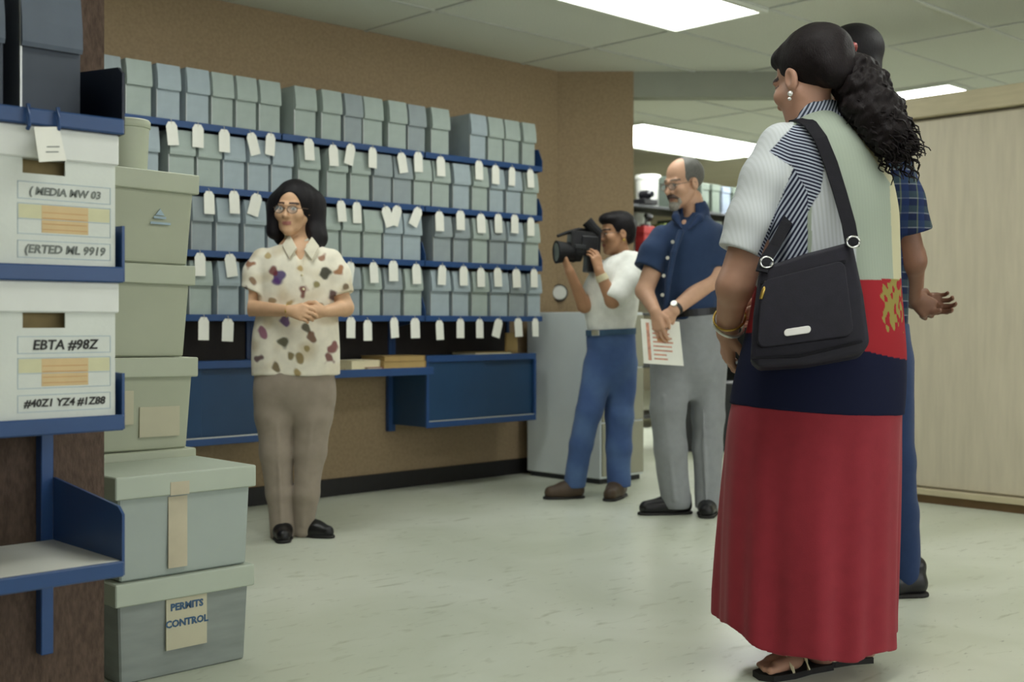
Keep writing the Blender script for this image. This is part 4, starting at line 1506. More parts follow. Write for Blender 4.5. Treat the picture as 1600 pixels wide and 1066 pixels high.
# ------------------------------------------------------------------ the bearded man
def bearded_man():
    b = Body(1076, 5.95)
    P = b.P
    hc, hs = P(1066, 286, -.01), .97
    R = frame_of((-.80, -.56, -.22), (.04, 0, 1))
    rows = [b.row(500, 1034, 1121, .125), b.row(485, 1032, 1120, .125), b.row(460, 1022, 1120, .122), b.row(425, 1018, 1120, .128), b.row(395, 1020, 1124, .128),
            b.row(370, 1024, 1128, .115), b.row(358, 1030, 1126, .10), b.row(347, 1046, 1117, .085), b.row(338, 1058, 1108, .07), b.row(330, 1064, 1104, .055)]
    sh1, el1, wr1 = P(1034, 384, -.05), P(1007, 455, -.10), P(1024, 487, -.215)
    sh2, el2, wr2 = P(1112, 376, .02), P(1113, 436, -.03), P(1052, 486, -.20)
    head = head_sdf(hc, R, hs, 1.2, 1.05, 1.0)
    neck = cone(P(1080, 312, .02), P(1086, 350, .02), .056, .064)
    h1 = bounded(hand_parts(wr1, (.12, -.12, -1), (.5, .6, 0), 1, 1.03, .40, .05, .7), wr1 + V3(0, -.01, -.08), .14)
    h2 = bounded(hand_parts(wr2, (-.72, -.22, -.60), (-.25, .85, -.2), 1, 1.03, .62, .05, .7), wr2 + V3(-.06, -.02, -.04), .14)
    body = U(loft([(z, cx, cy, rx - .028, ry - .028) for z, cx, cy, rx, ry in rows[:-3]], kcap=.03), neck, ell(P(1082, 510), (.12, .10, .1)),
             ell(P(1070, 358, -.03), (.05, .06, .05)),
             cone(P(1050, 540, -.02), P(1045, 650, -.05), .07, .05), cone(P(1045, 650, -.05), P(1053, 775, -.03), .05, .036),
             cone(P(1104, 540, .02), P(1104, 650, 0), .07, .05), cone(P(1104, 650), P(1104, 790, -.04), .05, .036), k=.03)
    body = U(body, head, k=.012)
    body = U(body, U(cone(sh1, el1, .052, .044), cone(el1, wr1, .044, .028), k=.014), U(cone(sh2, el2, .058, .054), cone(el2, wr2, .053, .030), k=.014), k=.012)
    body = U(U(body, h1, k=.008), h2, k=.003)
    lo, hi = bbox([P(985, 238, -.35), P(1140, 820, .2)], .03)
    lo[2] = .03
    root = sculpt('person', body, lo, hi, .0042, 'skin', None, lambda v: {'col': face_colors(v, hc, R, hs, 'c79d83', 'a87064', '6a584c')})
    root.location = W(b.X, b.Y)
    root.rotation_euler = (0, 0, -ANG)
    tag(root, 'bearded man in a navy shirt and grey trousers holding a leaflet', 'person')
    # shirt
    s1 = isect(chain([P(1036, 372, -.04), P(1022, 396, -.065), P(1007, 438, -.09)], [.066, .072, .078], .02), plane(P(1011, 420, -.085), el1 - sh1), .004)
    s2 = isect(chain([P(1114, 368, .03), P(1114, 395, .01), P(1112, 430, -.02)], [.066, .072, .076], .02), plane(P(1112, 420, -.015), el2 - sh2), .004)
    s1 = cut(s1, cone(P(1008, 430, -.09), P(1004, 455, -.1), .056, .07), .002)
    s2 = cut(s2, cone(P(1112, 426, -.018), P(1112, 450, -.04), .058, .07), .002)
    f = U(loft(rows), s1, s2, k=.02)
    f = wrinkled(f, 51, .006, 34, (1, 1, .7))
    f = cut(f, cone(P(1078, 315, .0), P(1084, 350, .01), .064, .060))
    f = cut(f, cone(P(1068, 330, -.07), P(1066, 362, -.13), .042, .004), .005)
    placket = chain([P(1064, 362, -.115), P(1053, 395, -.145), P(1044, 440, -.15), P(1040, 484, -.145)], [.014, .014, .014, .014], .01)
    f = U(f, placket, k=.012)
    shirt = sculpt('shirt', f, *bbox([P(985, 325, -.25), P(1145, 502, .2)], .02), .0045, 'cloth', root, const('2c3d5c'))
    cf = U(chain([P(1056, 332, -.03), P(1056, 340, -.08), P(1064, 356, -.125)], [.014, .020, .006], .008),
           chain([P(1104, 328, .0), P(1092, 342, -.07), P(1076, 358, -.115)], [.014, .022, .006], .008), k=.002)
    ring = isect(cut(cone(P(1083, 329, .02), P(1084, 347, .02), .077, .090), cone(P(1081, 312, .015), P(1084, 350, .02), .063, .068)), plane(P(1075, 338, -.035), (-.5, -1, 0)))
    sculpt('collar', U(cf, ring, k=.006), *bbox([P(1045, 318, -.16), P(1115, 362, .12)], .02), .004, 'cloth', shirt, const('283858'))
    for px, py, dy in ((1051, 378, -.148), (1043, 403, -.166), (1037, 431, -.17), (1035, 461, -.166)):
        MB().cyl(P(px, py, dy), P(px, py, dy - .006), .009, .009, 10).build('button', 'silver', shirt)
    # trousers
    hips = loft([b.row(625, 1040, 1112, .06), b.row(590, 1022, 1128, .11), b.row(550, 1021, 1130, .128), b.row(510, 1030, 1126, .126), b.row(484, 1034, 1121, .12)], kcap=.012)
    l1 = chain([P(1050, 560, -.02), P(1044, 640, -.06), P(1047, 700, -.06), P(1056, 782, -.05)], [.102, .088, .080, .074], .02)
    l2 = chain([P(1104, 560, .02), P(1106, 650, 0), P(1106, 700, -.02), P(1106, 795, -.05)], [.098, .082, .072, .062], .02)
    g = U(hips, U(l1, l2, k=.008), k=.025)
    g = U(g, cone(P(1037, 620, -.135), P(1054, 780, -.125), .003, .006), cone(P(1098, 620, -.085), P(1103, 790, -.11), .003, .006), k=.016)
    g = wrinkled(g, 53, .007, 26, (1, 1, .45))
    g = isect(g, lambda p: np.maximum(.03 - p[:, 2], p[:, 2] - b.z(486)), .004)
    tr = sculpt('trousers', g, *bbox([P(1005, 480, -.25), P(1140, 812, .2)], .02), .0045, 'cloth', root, const('8c8f92'))
    wz = b.z(489)
    ring = [(b.row(489, 1033, 1121, .126)[1] + .143 * math.cos(t), .13 * math.sin(t), wz + .012 * math.cos(t)) for t in np.linspace(0, 2 * math.pi, 41)]
    MB().strap(ring, [(math.cos(t), math.sin(t), 0) for t in np.linspace(0, 2 * math.pi, 41)], .034, .006).build('belt', 'shoe_black', root)
    # grey hair on the back and sides, moustache and goatee
    hr = ell(hc + R @ V3(0, -.035, .038) * hs, V3(.089, .098, .092) * hs, R)
    hr = cut(hr, ell(hc + R @ V3(0, .085, .075) * hs, V3(.062, .105, .085) * hs, R), .01)
    hr = cut(hr, ell(hc + R @ V3(0, .105, -.03) * hs, V3(.11, .105, .10) * hs, R), .008)
    hr = isect(hr, plane(hc + R @ V3(0, -.05, -.058) * hs, R @ V3(0, -.2, -1)), .02)
    for sx in (-1, 1):
        hr = cut(hr, ell(hc + R @ V3(sx * .088, -.002, -.022) * hs, V3(.03, .030, .048) * hs, R), .006)
    hz = noise_dir(61, 160, 8)
    sculpt('hair', (lambda p: hr(p) + .0025 * hz(p)), *bbox([P(1030, 236, -.16), P(1110, 330, .16)], .02), .004, 'hair_grey', root)
    T = lambda x, y, z: hc + R @ V3(x, y, z) * hs
    mo = U(chain([T(0, .094, -.054), T(.018, .089, -.056), T(.034, .072, -.070)], [.009, .010, .007], .004), chain([T(0, .094, -.054), T(-.018, .089, -.056), T(-.034, .072, -.070)], [.009, .010, .007], .004), k=.004)
    mz = noise_dir(62, 300, 6)
    sculpt('moustache', (lambda p: mo(p) + .0015 * mz(p)), *bbox([T(-.05, .05, -.09), T(.05, .11, -.03), T(-.05, .11, -.03), T(.05, .05, -.09)], .02), .0032, 'hair_dark', root)
    go = U(ell(T(0, .078, -.104), V3(.030, .026, .022) * hs, R), chain([T(.036, .070, -.072), T(.034, .066, -.090), T(.018, .074, -.104)], [.008, .009, .012], .006),
           chain([T(-.036, .070, -.072), T(-.034, .066, -.090), T(-.018, .074, -.104)], [.008, .009, .012], .006), ell(T(0, .080, -.12), V3(.022, .018, .014) * hs, R), k=.01)
    sculpt('beard', (lambda p: go(p) + .0015 * mz(p)), *bbox([T(-.05, .03, -.14), T(.05, .11, -.05), T(-.05, .11, -.05), T(.05, .03, -.14)], .02), .0032, 'hair_white', root)
    spectacles(root, hc, R, hs)
    d = (wr2 - el2) / np.linalg.norm(wr2 - el2)
    ws = MB().cyl(wr2 - d * .03, wr2 - d * .012, .036, .034, 18)
    wo = ws.build('wristwatch', 'shoe_black', root)
    MB().cyl(wr2 - d * .021 + V3(-.012, -.026, .022), wr2 - d * .021 + V3(-.015, -.032, .027), .017, .016, 16).build('watch_case', 'metal', wo)
    add_shoe(root, P(1078, 790, -.02) * V3(1, 1, 0), P(997, 806, -.08) * V3(1, 1, 0), .10, .085, 'shoe_black')
    add_shoe(root, P(1108, 800, .08) * V3(1, 1, 0), P(1103, 822, -.20) * V3(1, 1, 0), .10, .085, 'shoe_black')
    # leaflet in his hands
    c = np.mean([P(1001, 498, -.24), P(1062, 503, -.215), P(1068, 572, -.225), P(1006, 568, -.25)], 0)
    e = empty('leaflet', W(b.X, b.Y), -ANG)
    q = [P(1001, 498, -.225), P(1061, 503, -.19), P(1068, 572, -.20), P(1006, 568, -.235)]
    q = [Vector(x) for x in q]
    nrm = (q[1] - q[0]).cross(q[3] - q[0]).normalized()
    if nrm.y > 0:
        nrm = -nrm

    def sheet(u0, u1, v0, v1, d0, d1):
        t = bmesh.new()
        L = lambda u, v: (q[0] * (1 - u) + q[1] * u) * (1 - v) + (q[3] * (1 - u) + q[2] * u) * v
        a = [t.verts.new(L(u, v) + nrm * d0) for u, v in ((u0, v0), (u1, v0), (u1, v1), (u0, v1))]
        c_ = [t.verts.new(L(u, v) + nrm * d1) for u, v in ((u0, v0), (u1, v0), (u1, v1), (u0, v1))]
        t.faces.new(a)
        t.faces.new(list(reversed(c_)))
        for i in range(4):
            t.faces.new((a[i], c_[i], c_[(i + 1) % 4], a[(i + 1) % 4]))
        bmesh.ops.recalc_face_normals(t, faces=list(t.faces))
        return t
    MB()._add(sheet(0, 1, 0, 1, -.003, .003)).build('cover', 'tag', e)
    pr = MB()._add(sheet(.12, .2, .08, .92, .003, .0036))
    for k in range(9):
        v0 = .1 + k * .095
        pr._add(sheet(.27, .27 + random.uniform(.3, .58), v0, v0 + .035, .003, .0036))
    pr.build('printed_lines', 'ink_rust', e)
    MB()._add(sheet(.38, .66, .22, .5, .003, .0034)).build('printed_picture', 'ink_orange2', e)
    tag(e, 'white leaflet with rust red print held low by the bearded man', 'leaflet')


MATS['ink_rust'] = mat('rust_print', 'c9927c', .6, .25, 60)
bearded_man()


# ------------------------------------------------------------------ the man behind (plaid sleeve)
def man_behind():
    b = Body(1376, 4.19)
    P = b.P
    hc, hs = P(1322, 100, 0), .98
    R = frame_of((-1, .25, -.12))
    rows = [b.row(520, 1325, 1412, .17), b.row(480, 1322, 1414, .175), b.row(430, 1318, 1414, .18), b.row(370, 1314, 1412, .19), b.row(310, 1306, 1412, .20), b.row(250, 1304, 1408, .20),
            b.row(218, 1308, 1396, .17), b.row(192, 1318, 1376, .11), b.row(174, 1322, 1366, .075)]
    sh, el, wr = P(1390, 270, -.15), P(1425, 408, -.13), P(1424, 462, .0)
    shf, elf, wrf = P(1385, 270, .15), P(1425, 400, .18), P(1428, 470, .06)
    head = head_sdf(hc, R, hs, 1.1, 1.05)
    neck = cone(P(1333, 130, .01), P(1346, 195, .0), .062, .072)
    hn = bounded(hand_parts(wr, (.62, .1, -.45), (-.2, .9, .2), 1, 1.05, .8, .05, .7), wr + V3(.05, .01, -.04), .15)
    hf = bounded(hand_parts(wrf, (.80, -.25, -.1), (.1, -.9, .2), 1, 1.05, .6, .05, .7), wrf + V3(.07, -.02, 0), .15)
    body = U(loft([(z, cx, cy, rx - .025, ry - .025) for z, cx, cy, rx, ry in rows[:-2]], kcap=.03), neck, ell(P(1375, 520), (.09, .14, .1)),
             cone(P(1385, 560, -.09), P(1395, 720, -.09), .07, .05), cone(P(1395, 720, -.09), P(1405, 890, -.06), .05, .038),
             cone(P(1375, 560, .10), P(1370, 720, .12), .07, .05), cone(P(1370, 720, .12), P(1365, 880, .14), .05, .038), k=.03)
    body = U(body, head, k=.012)
    body = U(body, U(cone(sh, el, .055, .047), cone(el, wr, .047, .031), k=.014), U(cone(shf, elf, .055, .047), cone(elf, wrf, .047, .031), k=.014), k=.012)
    body = U(U(body, hn, k=.008), hf, k=.004)
    lo, hi = bbox([P(1255, 36, -.3), P(1470, 925, .35)], .03)
    lo[2] = .03
    root = sculpt('person', body, lo, hi, .005, 'skin', None, lambda v: {'col': face_colors(v, hc, R, hs, '7a5644', '6a3f38', '1a1414')})
    root.location = W(b.X, b.Y)
    root.rotation_euler = (0, 0, -ANG)
    tag(root, 'man in a plaid shirt and jeans, hands behind his back, behind the red skirt', 'person')
    s1 = isect(chain([P(1388, 258, -.14), P(1406, 315, -.15), P(1424, 385, -.14)], [.078, .080, .080], .02), plane(P(1420, 366, -.145), el - sh), .004)
    s2 = isect(chain([P(1384, 258, .14), P(1402, 315, .17), P(1422, 380, .18)], [.078, .080, .080], .02), plane(P(1418, 364, .18), elf - shf), .004)
    f = wrinkled(U(loft(rows), s1, s2, k=.025), 71, .006, 30)
    f = cut(f, cone(P(1330, 130, .0), P(1345, 192, .0), .072, .072))
    sculpt('shirt', f, *bbox([P(1280, 165, -.3), P(1460, 525, .35)], .02), .006, 'plaid', root)
    hips = loft([b.row(640, 1350, 1412, .09), b.row(590, 1328, 1416, .17), b.row(540, 1324, 1416, .178), b.row(500, 1326, 1414, .17)], kcap=.012)
    l1 = chain([P(1376, 570, -.09), P(1392, 720, -.09), P(1402, 800, -.07), P(1410, 896, -.05)], [.105, .082, .070, .062], .02)
    l2 = chain([P(1368, 570, .10), P(1366, 720, .12), P(1362, 800, .13), P(1360, 885, .14)], [.105, .085, .070, .065], .02)
    g = wrinkled(U(hips, U(l1, l2, k=.008), k=.03), 73, .007, 30, (1, 1, .8))
    g = isect(g, lambda p: np.maximum(.035 - p[:, 2], p[:, 2] - b.z(505)), .004)
    sculpt('jeans', g, *bbox([P(1300, 495, -.3), P(1450, 925, .35)], .02), .006, 'cloth', root, const('26375a'))
    hr = U(ell(hc + R @ V3(0, -.032, .045) * hs, V3(.091, .106, .094) * hs, R), ell(hc + R @ V3(0, -.085, -.03) * hs, V3(.07, .035, .055) * hs, R), k=.02)
    hr = cut(hr, ell(hc + R @ V3(0, .10, -.03) * hs, V3(.085, .085, .10) * hs, R), .01)
    for sx in (-1, 1):
        hr = cut(hr, ell(hc + R @ V3(sx * .088, .0, -.03) * hs, V3(.03, .034, .045) * hs, R), .008)
    sculpt('hair', hr, *bbox([P(1265, 34, -.16), P(1385, 160, .16)], .02), .004, 'hair_black', root)
    add_shoe(root, P(1443, 915, -.05) * V3(1, 1, 0), P(1330, 915, -.07) * V3(1, 1, 0), .105, .10, 'shoe_black')
    add_shoe(root, P(1385, 905, .14) * V3(1, 1, 0), P(1280, 905, .12) * V3(1, 1, 0), .105, .10, 'shoe_black')


def plaid():
    m = bpy.data.materials.new('plaid_cloth')
    m.use_nodes = True
    nt = m.node_tree
    bs = nt.nodes['Principled BSDF']
    bs.inputs['Roughness'].default_value = .85
    bs.inputs['Specular IOR Level'].default_value = .15
    tc = nt.nodes.new('ShaderNodeTexCoord')
    cur = None

    def wave(axis, freq, phase, thr, base, colr, fac):
        sp = nt.nodes.new('ShaderNodeSeparateXYZ')
        nt.links.new(tc.outputs['Object'], sp.inputs[0])
        mu = nt.nodes.new('ShaderNodeMath')
        mu.operation = 'MULTIPLY_ADD'
        mu.inputs[1].default_value = freq
        mu.inputs[2].default_value = phase
        nt.links.new(sp.outputs[axis], mu.inputs[0])
        si = nt.nodes.new('ShaderNodeMath')
        si.operation = 'SINE'
        nt.links.new(mu.outputs[0], si.inputs[0])
        mr = nt.nodes.new('ShaderNodeMapRange')
        mr.inputs['From Min'].default_value = thr
        mr.inputs['From Max'].default_value = thr + .12
        mr.inputs['To Max'].default_value = fac
        nt.links.new(si.outputs[0], mr.inputs['Value'])
        mx = nt.nodes.new('ShaderNodeMix')
        mx.data_type = 'RGBA'
        nt.links.new(mr.outputs['Result'], mx.inputs[0])
        if isinstance(base, str):
            mx.inputs[6].default_value = (*lin(base), 1)
        else:
            nt.links.new(base, mx.inputs[6])
        mx.inputs[7].default_value = (*lin(colr), 1)
        return mx.outputs[2]
    c = wave(2, 130, 0, .0, '1b2440', '33424a', .8)
    c = wave(2, 130, 1.6, .93, c, '9aa0a8', .7)
    c = wave(0, 110, .4, .2, c, '20305c', .6)
    c = wave(0, 110, 2.0, .93, c, '7f8a6a', .6)
    nt.links.new(c, bs.inputs['Base Color'])
    return m


MATS['plaid'] = plaid()
man_behind()


# ------------------------------------------------------------------ the woman in the red skirt, seen from behind
def stripe_cloth():
    """base colour from 'col'; 'stripe' = (mask of narrow dark/light stripes, mask of faint ribs, direction)"""
    m = bpy.data.materials.new('striped_cloth')
    m.use_nodes = True
    nt = m.node_tree
    N, L = nt.nodes.new, nt.links.new
    bs = nt.nodes['Principled BSDF']
    bs.inputs['Roughness'].default_value = .85
    bs.inputs['Specular IOR Level'].default_value = .15
    tc = N('ShaderNodeTexCoord')
    a = N('ShaderNodeAttribute')
    a.attribute_name = 'col'
    s = N('ShaderNodeAttribute')
    s.attribute_name = 'stripe'
    ss = N('ShaderNodeSeparateColor')
    L(s.outputs['Color'], ss.inputs[0])

    def wave(d, freq):
        vm = N('ShaderNodeVectorMath')
        vm.operation = 'DOT_PRODUCT'
        vm.inputs[1].default_value = d
        L(tc.outputs['Object'], vm.inputs[0])
        mu = N('ShaderNodeMath')
        mu.operation = 'MULTIPLY'
        mu.inputs[1].default_value = freq
        L(vm.outputs['Value'], mu.inputs[0])
        si = N('ShaderNodeMath')
        si.operation = 'SINE'
        L(mu.outputs[0], si.inputs[0])
        mr = N('ShaderNodeMapRange')
        mr.inputs['From Min'].default_value = -.15
        mr.inputs['From Max'].default_value = .35
        L(si.outputs[0], mr.inputs['Value'])
        return mr.outputs['Result']

    def mul(x, y):
        mm = N('ShaderNodeMath')
        mm.operation = 'MULTIPLY'
        L(x, mm.inputs[0])
        if isinstance(y, float):
            mm.inputs[1].default_value = y
        else:
            L(y, mm.inputs[1])
        return mm.outputs[0]

    def over(fac, base, colr):
        mx = N('ShaderNodeMix')
        mx.data_type = 'RGBA'
        L(fac, mx.inputs[0])
        L(base, mx.inputs[6])
        mx.inputs[7].default_value = (*lin(colr), 1)
        return mx.outputs[2]
    T = 2 * math.pi
    c = over(mul(wave((.45, .1, .89), T / .0088), ss.outputs[0]), a.outputs['Color'], 'b9bfcf')   # slanting navy/white stripes
    c = over(mul(wave((.88, .1, -.46), T / .0088), ss.outputs[1]), c, 'b4bacb')                      # steeper stripes below
    c = over(mul(mul(wave((1.0, .3, .06), T / .0095), ss.outputs[2]), .22), c, '8f978f')           # faint ribs
    L(c, bs.inputs['Base Color'])
    return m


MATS['stripes'] = stripe_cloth()


def in_poly(x, y, poly):
    r = np.zeros(len(x), bool)
    n = len(poly)
    for i in range(n):
        x0, y0 = poly[i]
        x1, y1 = poly[(i + 1) % n]
        c = ((y0 > y) != (y1 > y)) & (x < (x1 - x0) * (y - y0) / (y1 - y0 + 1e-9) + x0)
        r ^= c
    return r


def visitor():
    b = Body(1275, 3.30)
    P = b.P
    hc, hs = P(1263, 126, .0), 1.04
    R = frame_of((-.54, .82, -.22))
    rows = [b.row(645, 1140, 1408, .19), b.row(600, 1148, 1412, .195), b.row(550, 1160, 1413, .195), b.row(500, 1172, 1409, .185), b.row(440, 1180, 1403, .175), b.row(380, 1188, 1402, .168),
            b.row(320, 1196, 1400, .165), b.row(270, 1200, 1388, .155), b.row(235, 1207, 1370, .14), b.row(210, 1220, 1345, .12), b.row(192, 1236, 1325, .095), b.row(178, 1246, 1312, .07)]
    sh1, el1, wr1 = P(1212, 262, -.02), P(1148, 448, -.05), P(1136, 520, .10)
    sh2, el2, wr2 = P(1330, 262, .10), P(1330, 440, .24), P(1215, 480, .27)
    head = head_sdf(hc, R, hs, 1.0, .95)
    neck = cone(P(1256, 150, .0), P(1277, 212, .0), .060, .072)
    h1 = bounded(hand_parts(wr1, (.10, .35, -.9), (.9, .2, .15), 1, .98, .55, .06, .6), wr1 + V3(.01, .03, -.07), .14)
    h2 = bounded(hand_parts(wr2, (-.85, .15, -.4), (-.2, -.9, .2), 1, .98, .5, .06, .6), wr2 + V3(-.07, 0, -.03), .14)
    body = U(loft([(z, cx, cy, rx - .03, ry - .03) for z, cx, cy, rx, ry in rows[:-3]], kcap=.03), neck,
             cone(P(1225, 660, -.02), P(1232, 850, -.02), .09, .06), cone(P(1232, 850, -.02), P(1280, 1012, -.03), .06, .036),
             cone(P(1335, 660, .04), P(1330, 850, .04), .09, .06), cone(P(1330, 850, .04), P(1345, 1005, .04), .06, .036), k=.03)
    body = U(body, head, k=.014)
    body = U(body, U(cone(sh1, el1, .058, .049), cone(el1, wr1, .047, .031), k=.02), U(cone(sh2, el2, .058, .05), cone(el2, wr2, .05, .03), k=.014), k=.012)
    body = U(U(body, h1, k=.008), h2, k=.008)
    # sandalled feet
    gz = 0.018
    fl = lambda p: V3(p[0], p[1], 0)
    foot1 = (fl(P(1286, 1040, -.03)), fl(P(1222, 1045, -.10)))
    foot2 = (fl(P(1352, 1035, .04)), fl(P(1290, 1035, .01)))
    toes = []
    for hl, to in (foot1, foot2):
        d = (to - hl) / np.linalg.norm(to - hl)
        sd = V3(-d[1], d[0], 0)
        A = lambda s, w, z, hl=hl, to=to, sd=sd: hl + (to - hl) * s * 1.6 + sd * w + V3(0, 0, z)
        ft = U(cone(A(.08, 0, .05), A(.0, 0, .035), .034, .030), cone(A(.12, 0, .075), A(.55, 0, .048), .034, .026), cone(A(.5, .012, .040), A(.78, .022, .034), .024, .017),
               cone(A(.5, -.012, .040), A(.72, -.022, .034), .024, .017), k=.02)
        body = U(body, ft, k=.02)
        for i in range(5):
            w = -.030 + i * .0145
            x0 = .76 - .0 * i
            body = U(body, cone(A(x0, w, .032), A(.94 - abs(i - 3) * .03, w * 1.05, .028), .0085 + (.003 if i == 4 else 0), .0075 + (.003 if i == 4 else 0)), k=.004)
        toes.append(A)
    lo, hi = bbox([P(1105, 40, -.3), P(1410, 1050, .42)], .04)
    lo[2] = .005
    root = sculpt('person', body, lo, hi, .0036, 'skin', None, lambda v: {'col': face_colors(v, hc, R, hs, 'b08672', '9a5a54', '2a1a18')})
    root.location = W(b.X, b.Y)
    root.rotation_euler = (0, 0, -ANG)
    tag(root, 'woman in a colour-block top and long red skirt standing with her back turned', 'person')

    # colour-block top
    sl = isect(chain([P(1222, 232, -.02), P(1198, 282, -.03), P(1172, 345, -.045), P(1152, 405, -.055)], [.066, .070, .064, .060], .02), plane(P(1157, 395, -.05), P(1142, 432, -.05) - P(1172, 345, -.045) + V3(.0, 0, .01)), .004)
    sr = isect(chain([P(1335, 240, .08), P(1345, 300, .14), P(1338, 390, .20)], [.062, .072, .078], .02), plane(P(1338, 375, .195), el2 - sh2), .004)
    f = U(loft(rows), sl, sr, k=.018)
    f = wrinkled(f, 81, .006, 26, (1, 1, .5))
    f = cut(f, cone(P(1155, 408, -.052), P(1147, 440, -.055), .052, .06), .002)
    f = cut(f, cone(P(1255, 130, .0), P(1277, 196, .0), .066, .064))
    f = cut(f, loft([(z, cx, cy, rx - .012, ry - .012) for z, cx, cy, rx, ry in rows[:3]], z0=b.z(680), z1=b.z(615)))
    hem_tilt = lambda p: p[:, 2] - (b.z(640) + .03 * -(p[:, 0]) / .25 * .55)
    f = isect(f, lambda p: -hem_tilt(p), .004)
    nzc = noise_dir(83, 60, 6)

    def top_colors(v):
        n = len(v)
        Y = b.Y + v[:, 1]
        px = HX + (v[:, 0] + b.X) / Y * F
        py = HY - (v[:, 2] - EYE) / Y * F
        wob = nzc(v) * 7
        near = v[:, 1] < .06
        col = np.tile(np.array(lin('9fa99b'), np.float32), (n, 1))         # pale grey-green back
        st = np.zeros((n, 3), np.float32)
        st[:, 2] = 1
        m = (px > 1268) & (px < 1338) & (py > 265) & near                 # whiter ribbed panel beside the strap
        m &= px < 1262 + (py - 180) * .36
        col[m] = lin('ccd0d6')
        cream = (px > 1314 + (py - 170) * .66) & (py < 290) & (py > 150) | (px > 1390 + (py - 290) * .04) & (py >= 290) & (py < 445)
        cream |= ~near & (py < 430)
        col[cream] = lin('c4bf9f')
        st[cream] = 0
        dsl = np.minimum.reduce([np.linalg.norm(v - P(1198, 282, -.03), axis=1), np.linalg.norm(v - P(1172, 345, -.045), axis=1), np.linalg.norm(v - P(1155, 400, -.05), axis=1), np.linalg.norm(v - P(1215, 235, -.02), axis=1)])
        sleeve = (dsl < .1) & (px < 1240)
        col[sleeve] = lin('d0d4d8')
        st[~m, 2] *= .55
        s1 = in_poly(px, py, [(1202, 237), (1240, 196), (1262, 190), (1276, 215), (1288, 262), (1282, 300), (1262, 332), (1240, 370), (1190, 418), (1183, 400), (1212, 330), (1240, 262)]) & near
        s2 = in_poly(px, py, [(1240, 262), (1212, 330), (1190, 412), (1195, 430), (1268, 430), (1264, 330), (1262, 300), (1250, 280)]) & near & ~((px > 1262))
        s1 &= ~s2
        for msk, ch in ((s1, 0), (s2, 1)):
            col[msk] = lin('2a2c40')
            st[msk] = 0
            st[msk, ch] = 1
        lowy = 436 + wob * .6
        red = (py > lowy) & (py < 640) & (py > 300)
        col[red & ~sleeve] = lin('98272f')
        st[red & ~sleeve] = 0
        gold = red & (((px - 1394) / 16) ** 2 + ((py - 468) / 44) ** 2 + noise_dir(84, 260, 8)(v) * 2.6 < .75)
        col[gold] = lin('8f8347')
        navy = (py > 548 + np.clip(px - 1350, -60, 80) * .22 + wob * .2) | ((px < 1175) & (py > 520))
        navy &= py > 400
        col[navy & ~sleeve] = lin('161a33')
        st[navy & ~sleeve] = 0
        return {'col': col, 'stripe': st}
    top = sculpt('top', f, *bbox([P(1100, 165, -.26), P(1420, 665, .33)], .03), .0036, 'stripes', root, top_colors)
    # striped collar
    ring = cut(cone(P(1273, 181, .0), P(1277, 201, .0), .074, .096), cone(P(1268, 150, .0), P(1278, 204, .0), .063, .070))
    ring = isect(ring, plane(P(1276, 203, 0), (0, .1, -1)), .003)

    def cc(v):
        st = np.zeros((len(v), 3), np.float32)
        st[:, 1] = 1
        return {'col': np.tile(np.array(lin('3a4150'), np.float32), (len(v), 1)), 'stripe': st}
    sculpt('collar', ring, *bbox([P(1225, 165, -.12), P(1325, 202, .12)], .02), .0036, 'stripes', top, cc)

    # long red skirt with soft folds
    srows = [b.row(1030, 1120, 1396, .235), b.row(960, 1121, 1395, .23), b.row(880, 1124, 1398, .222), b.row(800, 1128, 1401, .212), b.row(720, 1133, 1404, .20), b.row(650, 1140, 1406, .188),
             b.row(610, 1150, 1408, .182), b.row(585, 1156, 1408, .175)]

    def fold(a, z):
        t = np.clip((b.z(620) - z) / .55, 0, 1)
        return t * (.030 * np.sin(a * 7 + .6 + z * 1.2) + .026 * np.sin(a * 11 + 2.1) + .018 * np.sin(a * 17 + 4))
    hem = lambda p: .072 + .052 * np.clip(-p[:, 0] / .26, -.4, 1) ** 3 + .007 * np.sin(np.arctan2(p[:, 1], p[:, 0]) * 7 + 2.2) + .03 * np.clip(p[:, 0] / .25, 0, 1) ** 3
    g = loft(srows, fold=fold, z0=hem, kcap=.003)
    g = wrinkled(g, 91, .004, 16, (1, 1, .3))
    inner = loft([(z, cx, cy, rx - .012, ry - .012) for z, cx, cy, rx, ry in srows], fold=fold, z0=-.05, z1=b.z(850))
    g = cut(g, inner, .002)
    sculpt('skirt', g, *bbox([P(1105, 580, -.28), P(1420, 1040, .28)], .03), .005, 'cloth', root, const('8c2d38'))

    # dark hair drawn back to a red band, long curly tail over the right shoulder
    hr = ell(hc + R @ V3(0, -.038, .046) * hs, V3(.089, .106, .092) * hs, R)
    hr = U(hr, ell(hc + R @ V3(0, .03, .075) * hs, V3(.070, .062, .038) * hs, R), chain([P(1300, 92, -.02), P(1318, 98, -.03)], [.060, .036], .01), ell(hc + R @ V3(0, -.10, -.005) * hs, V3(.066, .045, .058) * hs, R), k=.02)
    hr = cut(hr, ell(hc + R @ V3(0, .112, -.028) * hs, V3(.09, .090, .092) * hs, R), .010)
    for sx in (-1, 1):
        hr = cut(hr, ell(hc + R @ V3(sx * .090, -.006, -.036) * hs, V3(.030, .032, .050) * hs, R), .008)
    hr = isect(hr, plane(hc + R @ V3(0, -.06, -.062) * hs, R @ V3(0, .25, -1)), .02)
    hz = noise_dir(95, 190, 8)
    hair = sculpt('hair', (lambda p: hr(p) + .0018 * hz(p)), *bbox([P(1185, 40, -.16), P(1345, 175, .16)], .02), .0036, 'hair_brown', root)
    band = MB()
    c0 = Vector(P(1316, 98, -.035))
    ax = (Vector(P(1335, 112, -.04)) - Vector(P(1300, 90, -.02))).normalized()
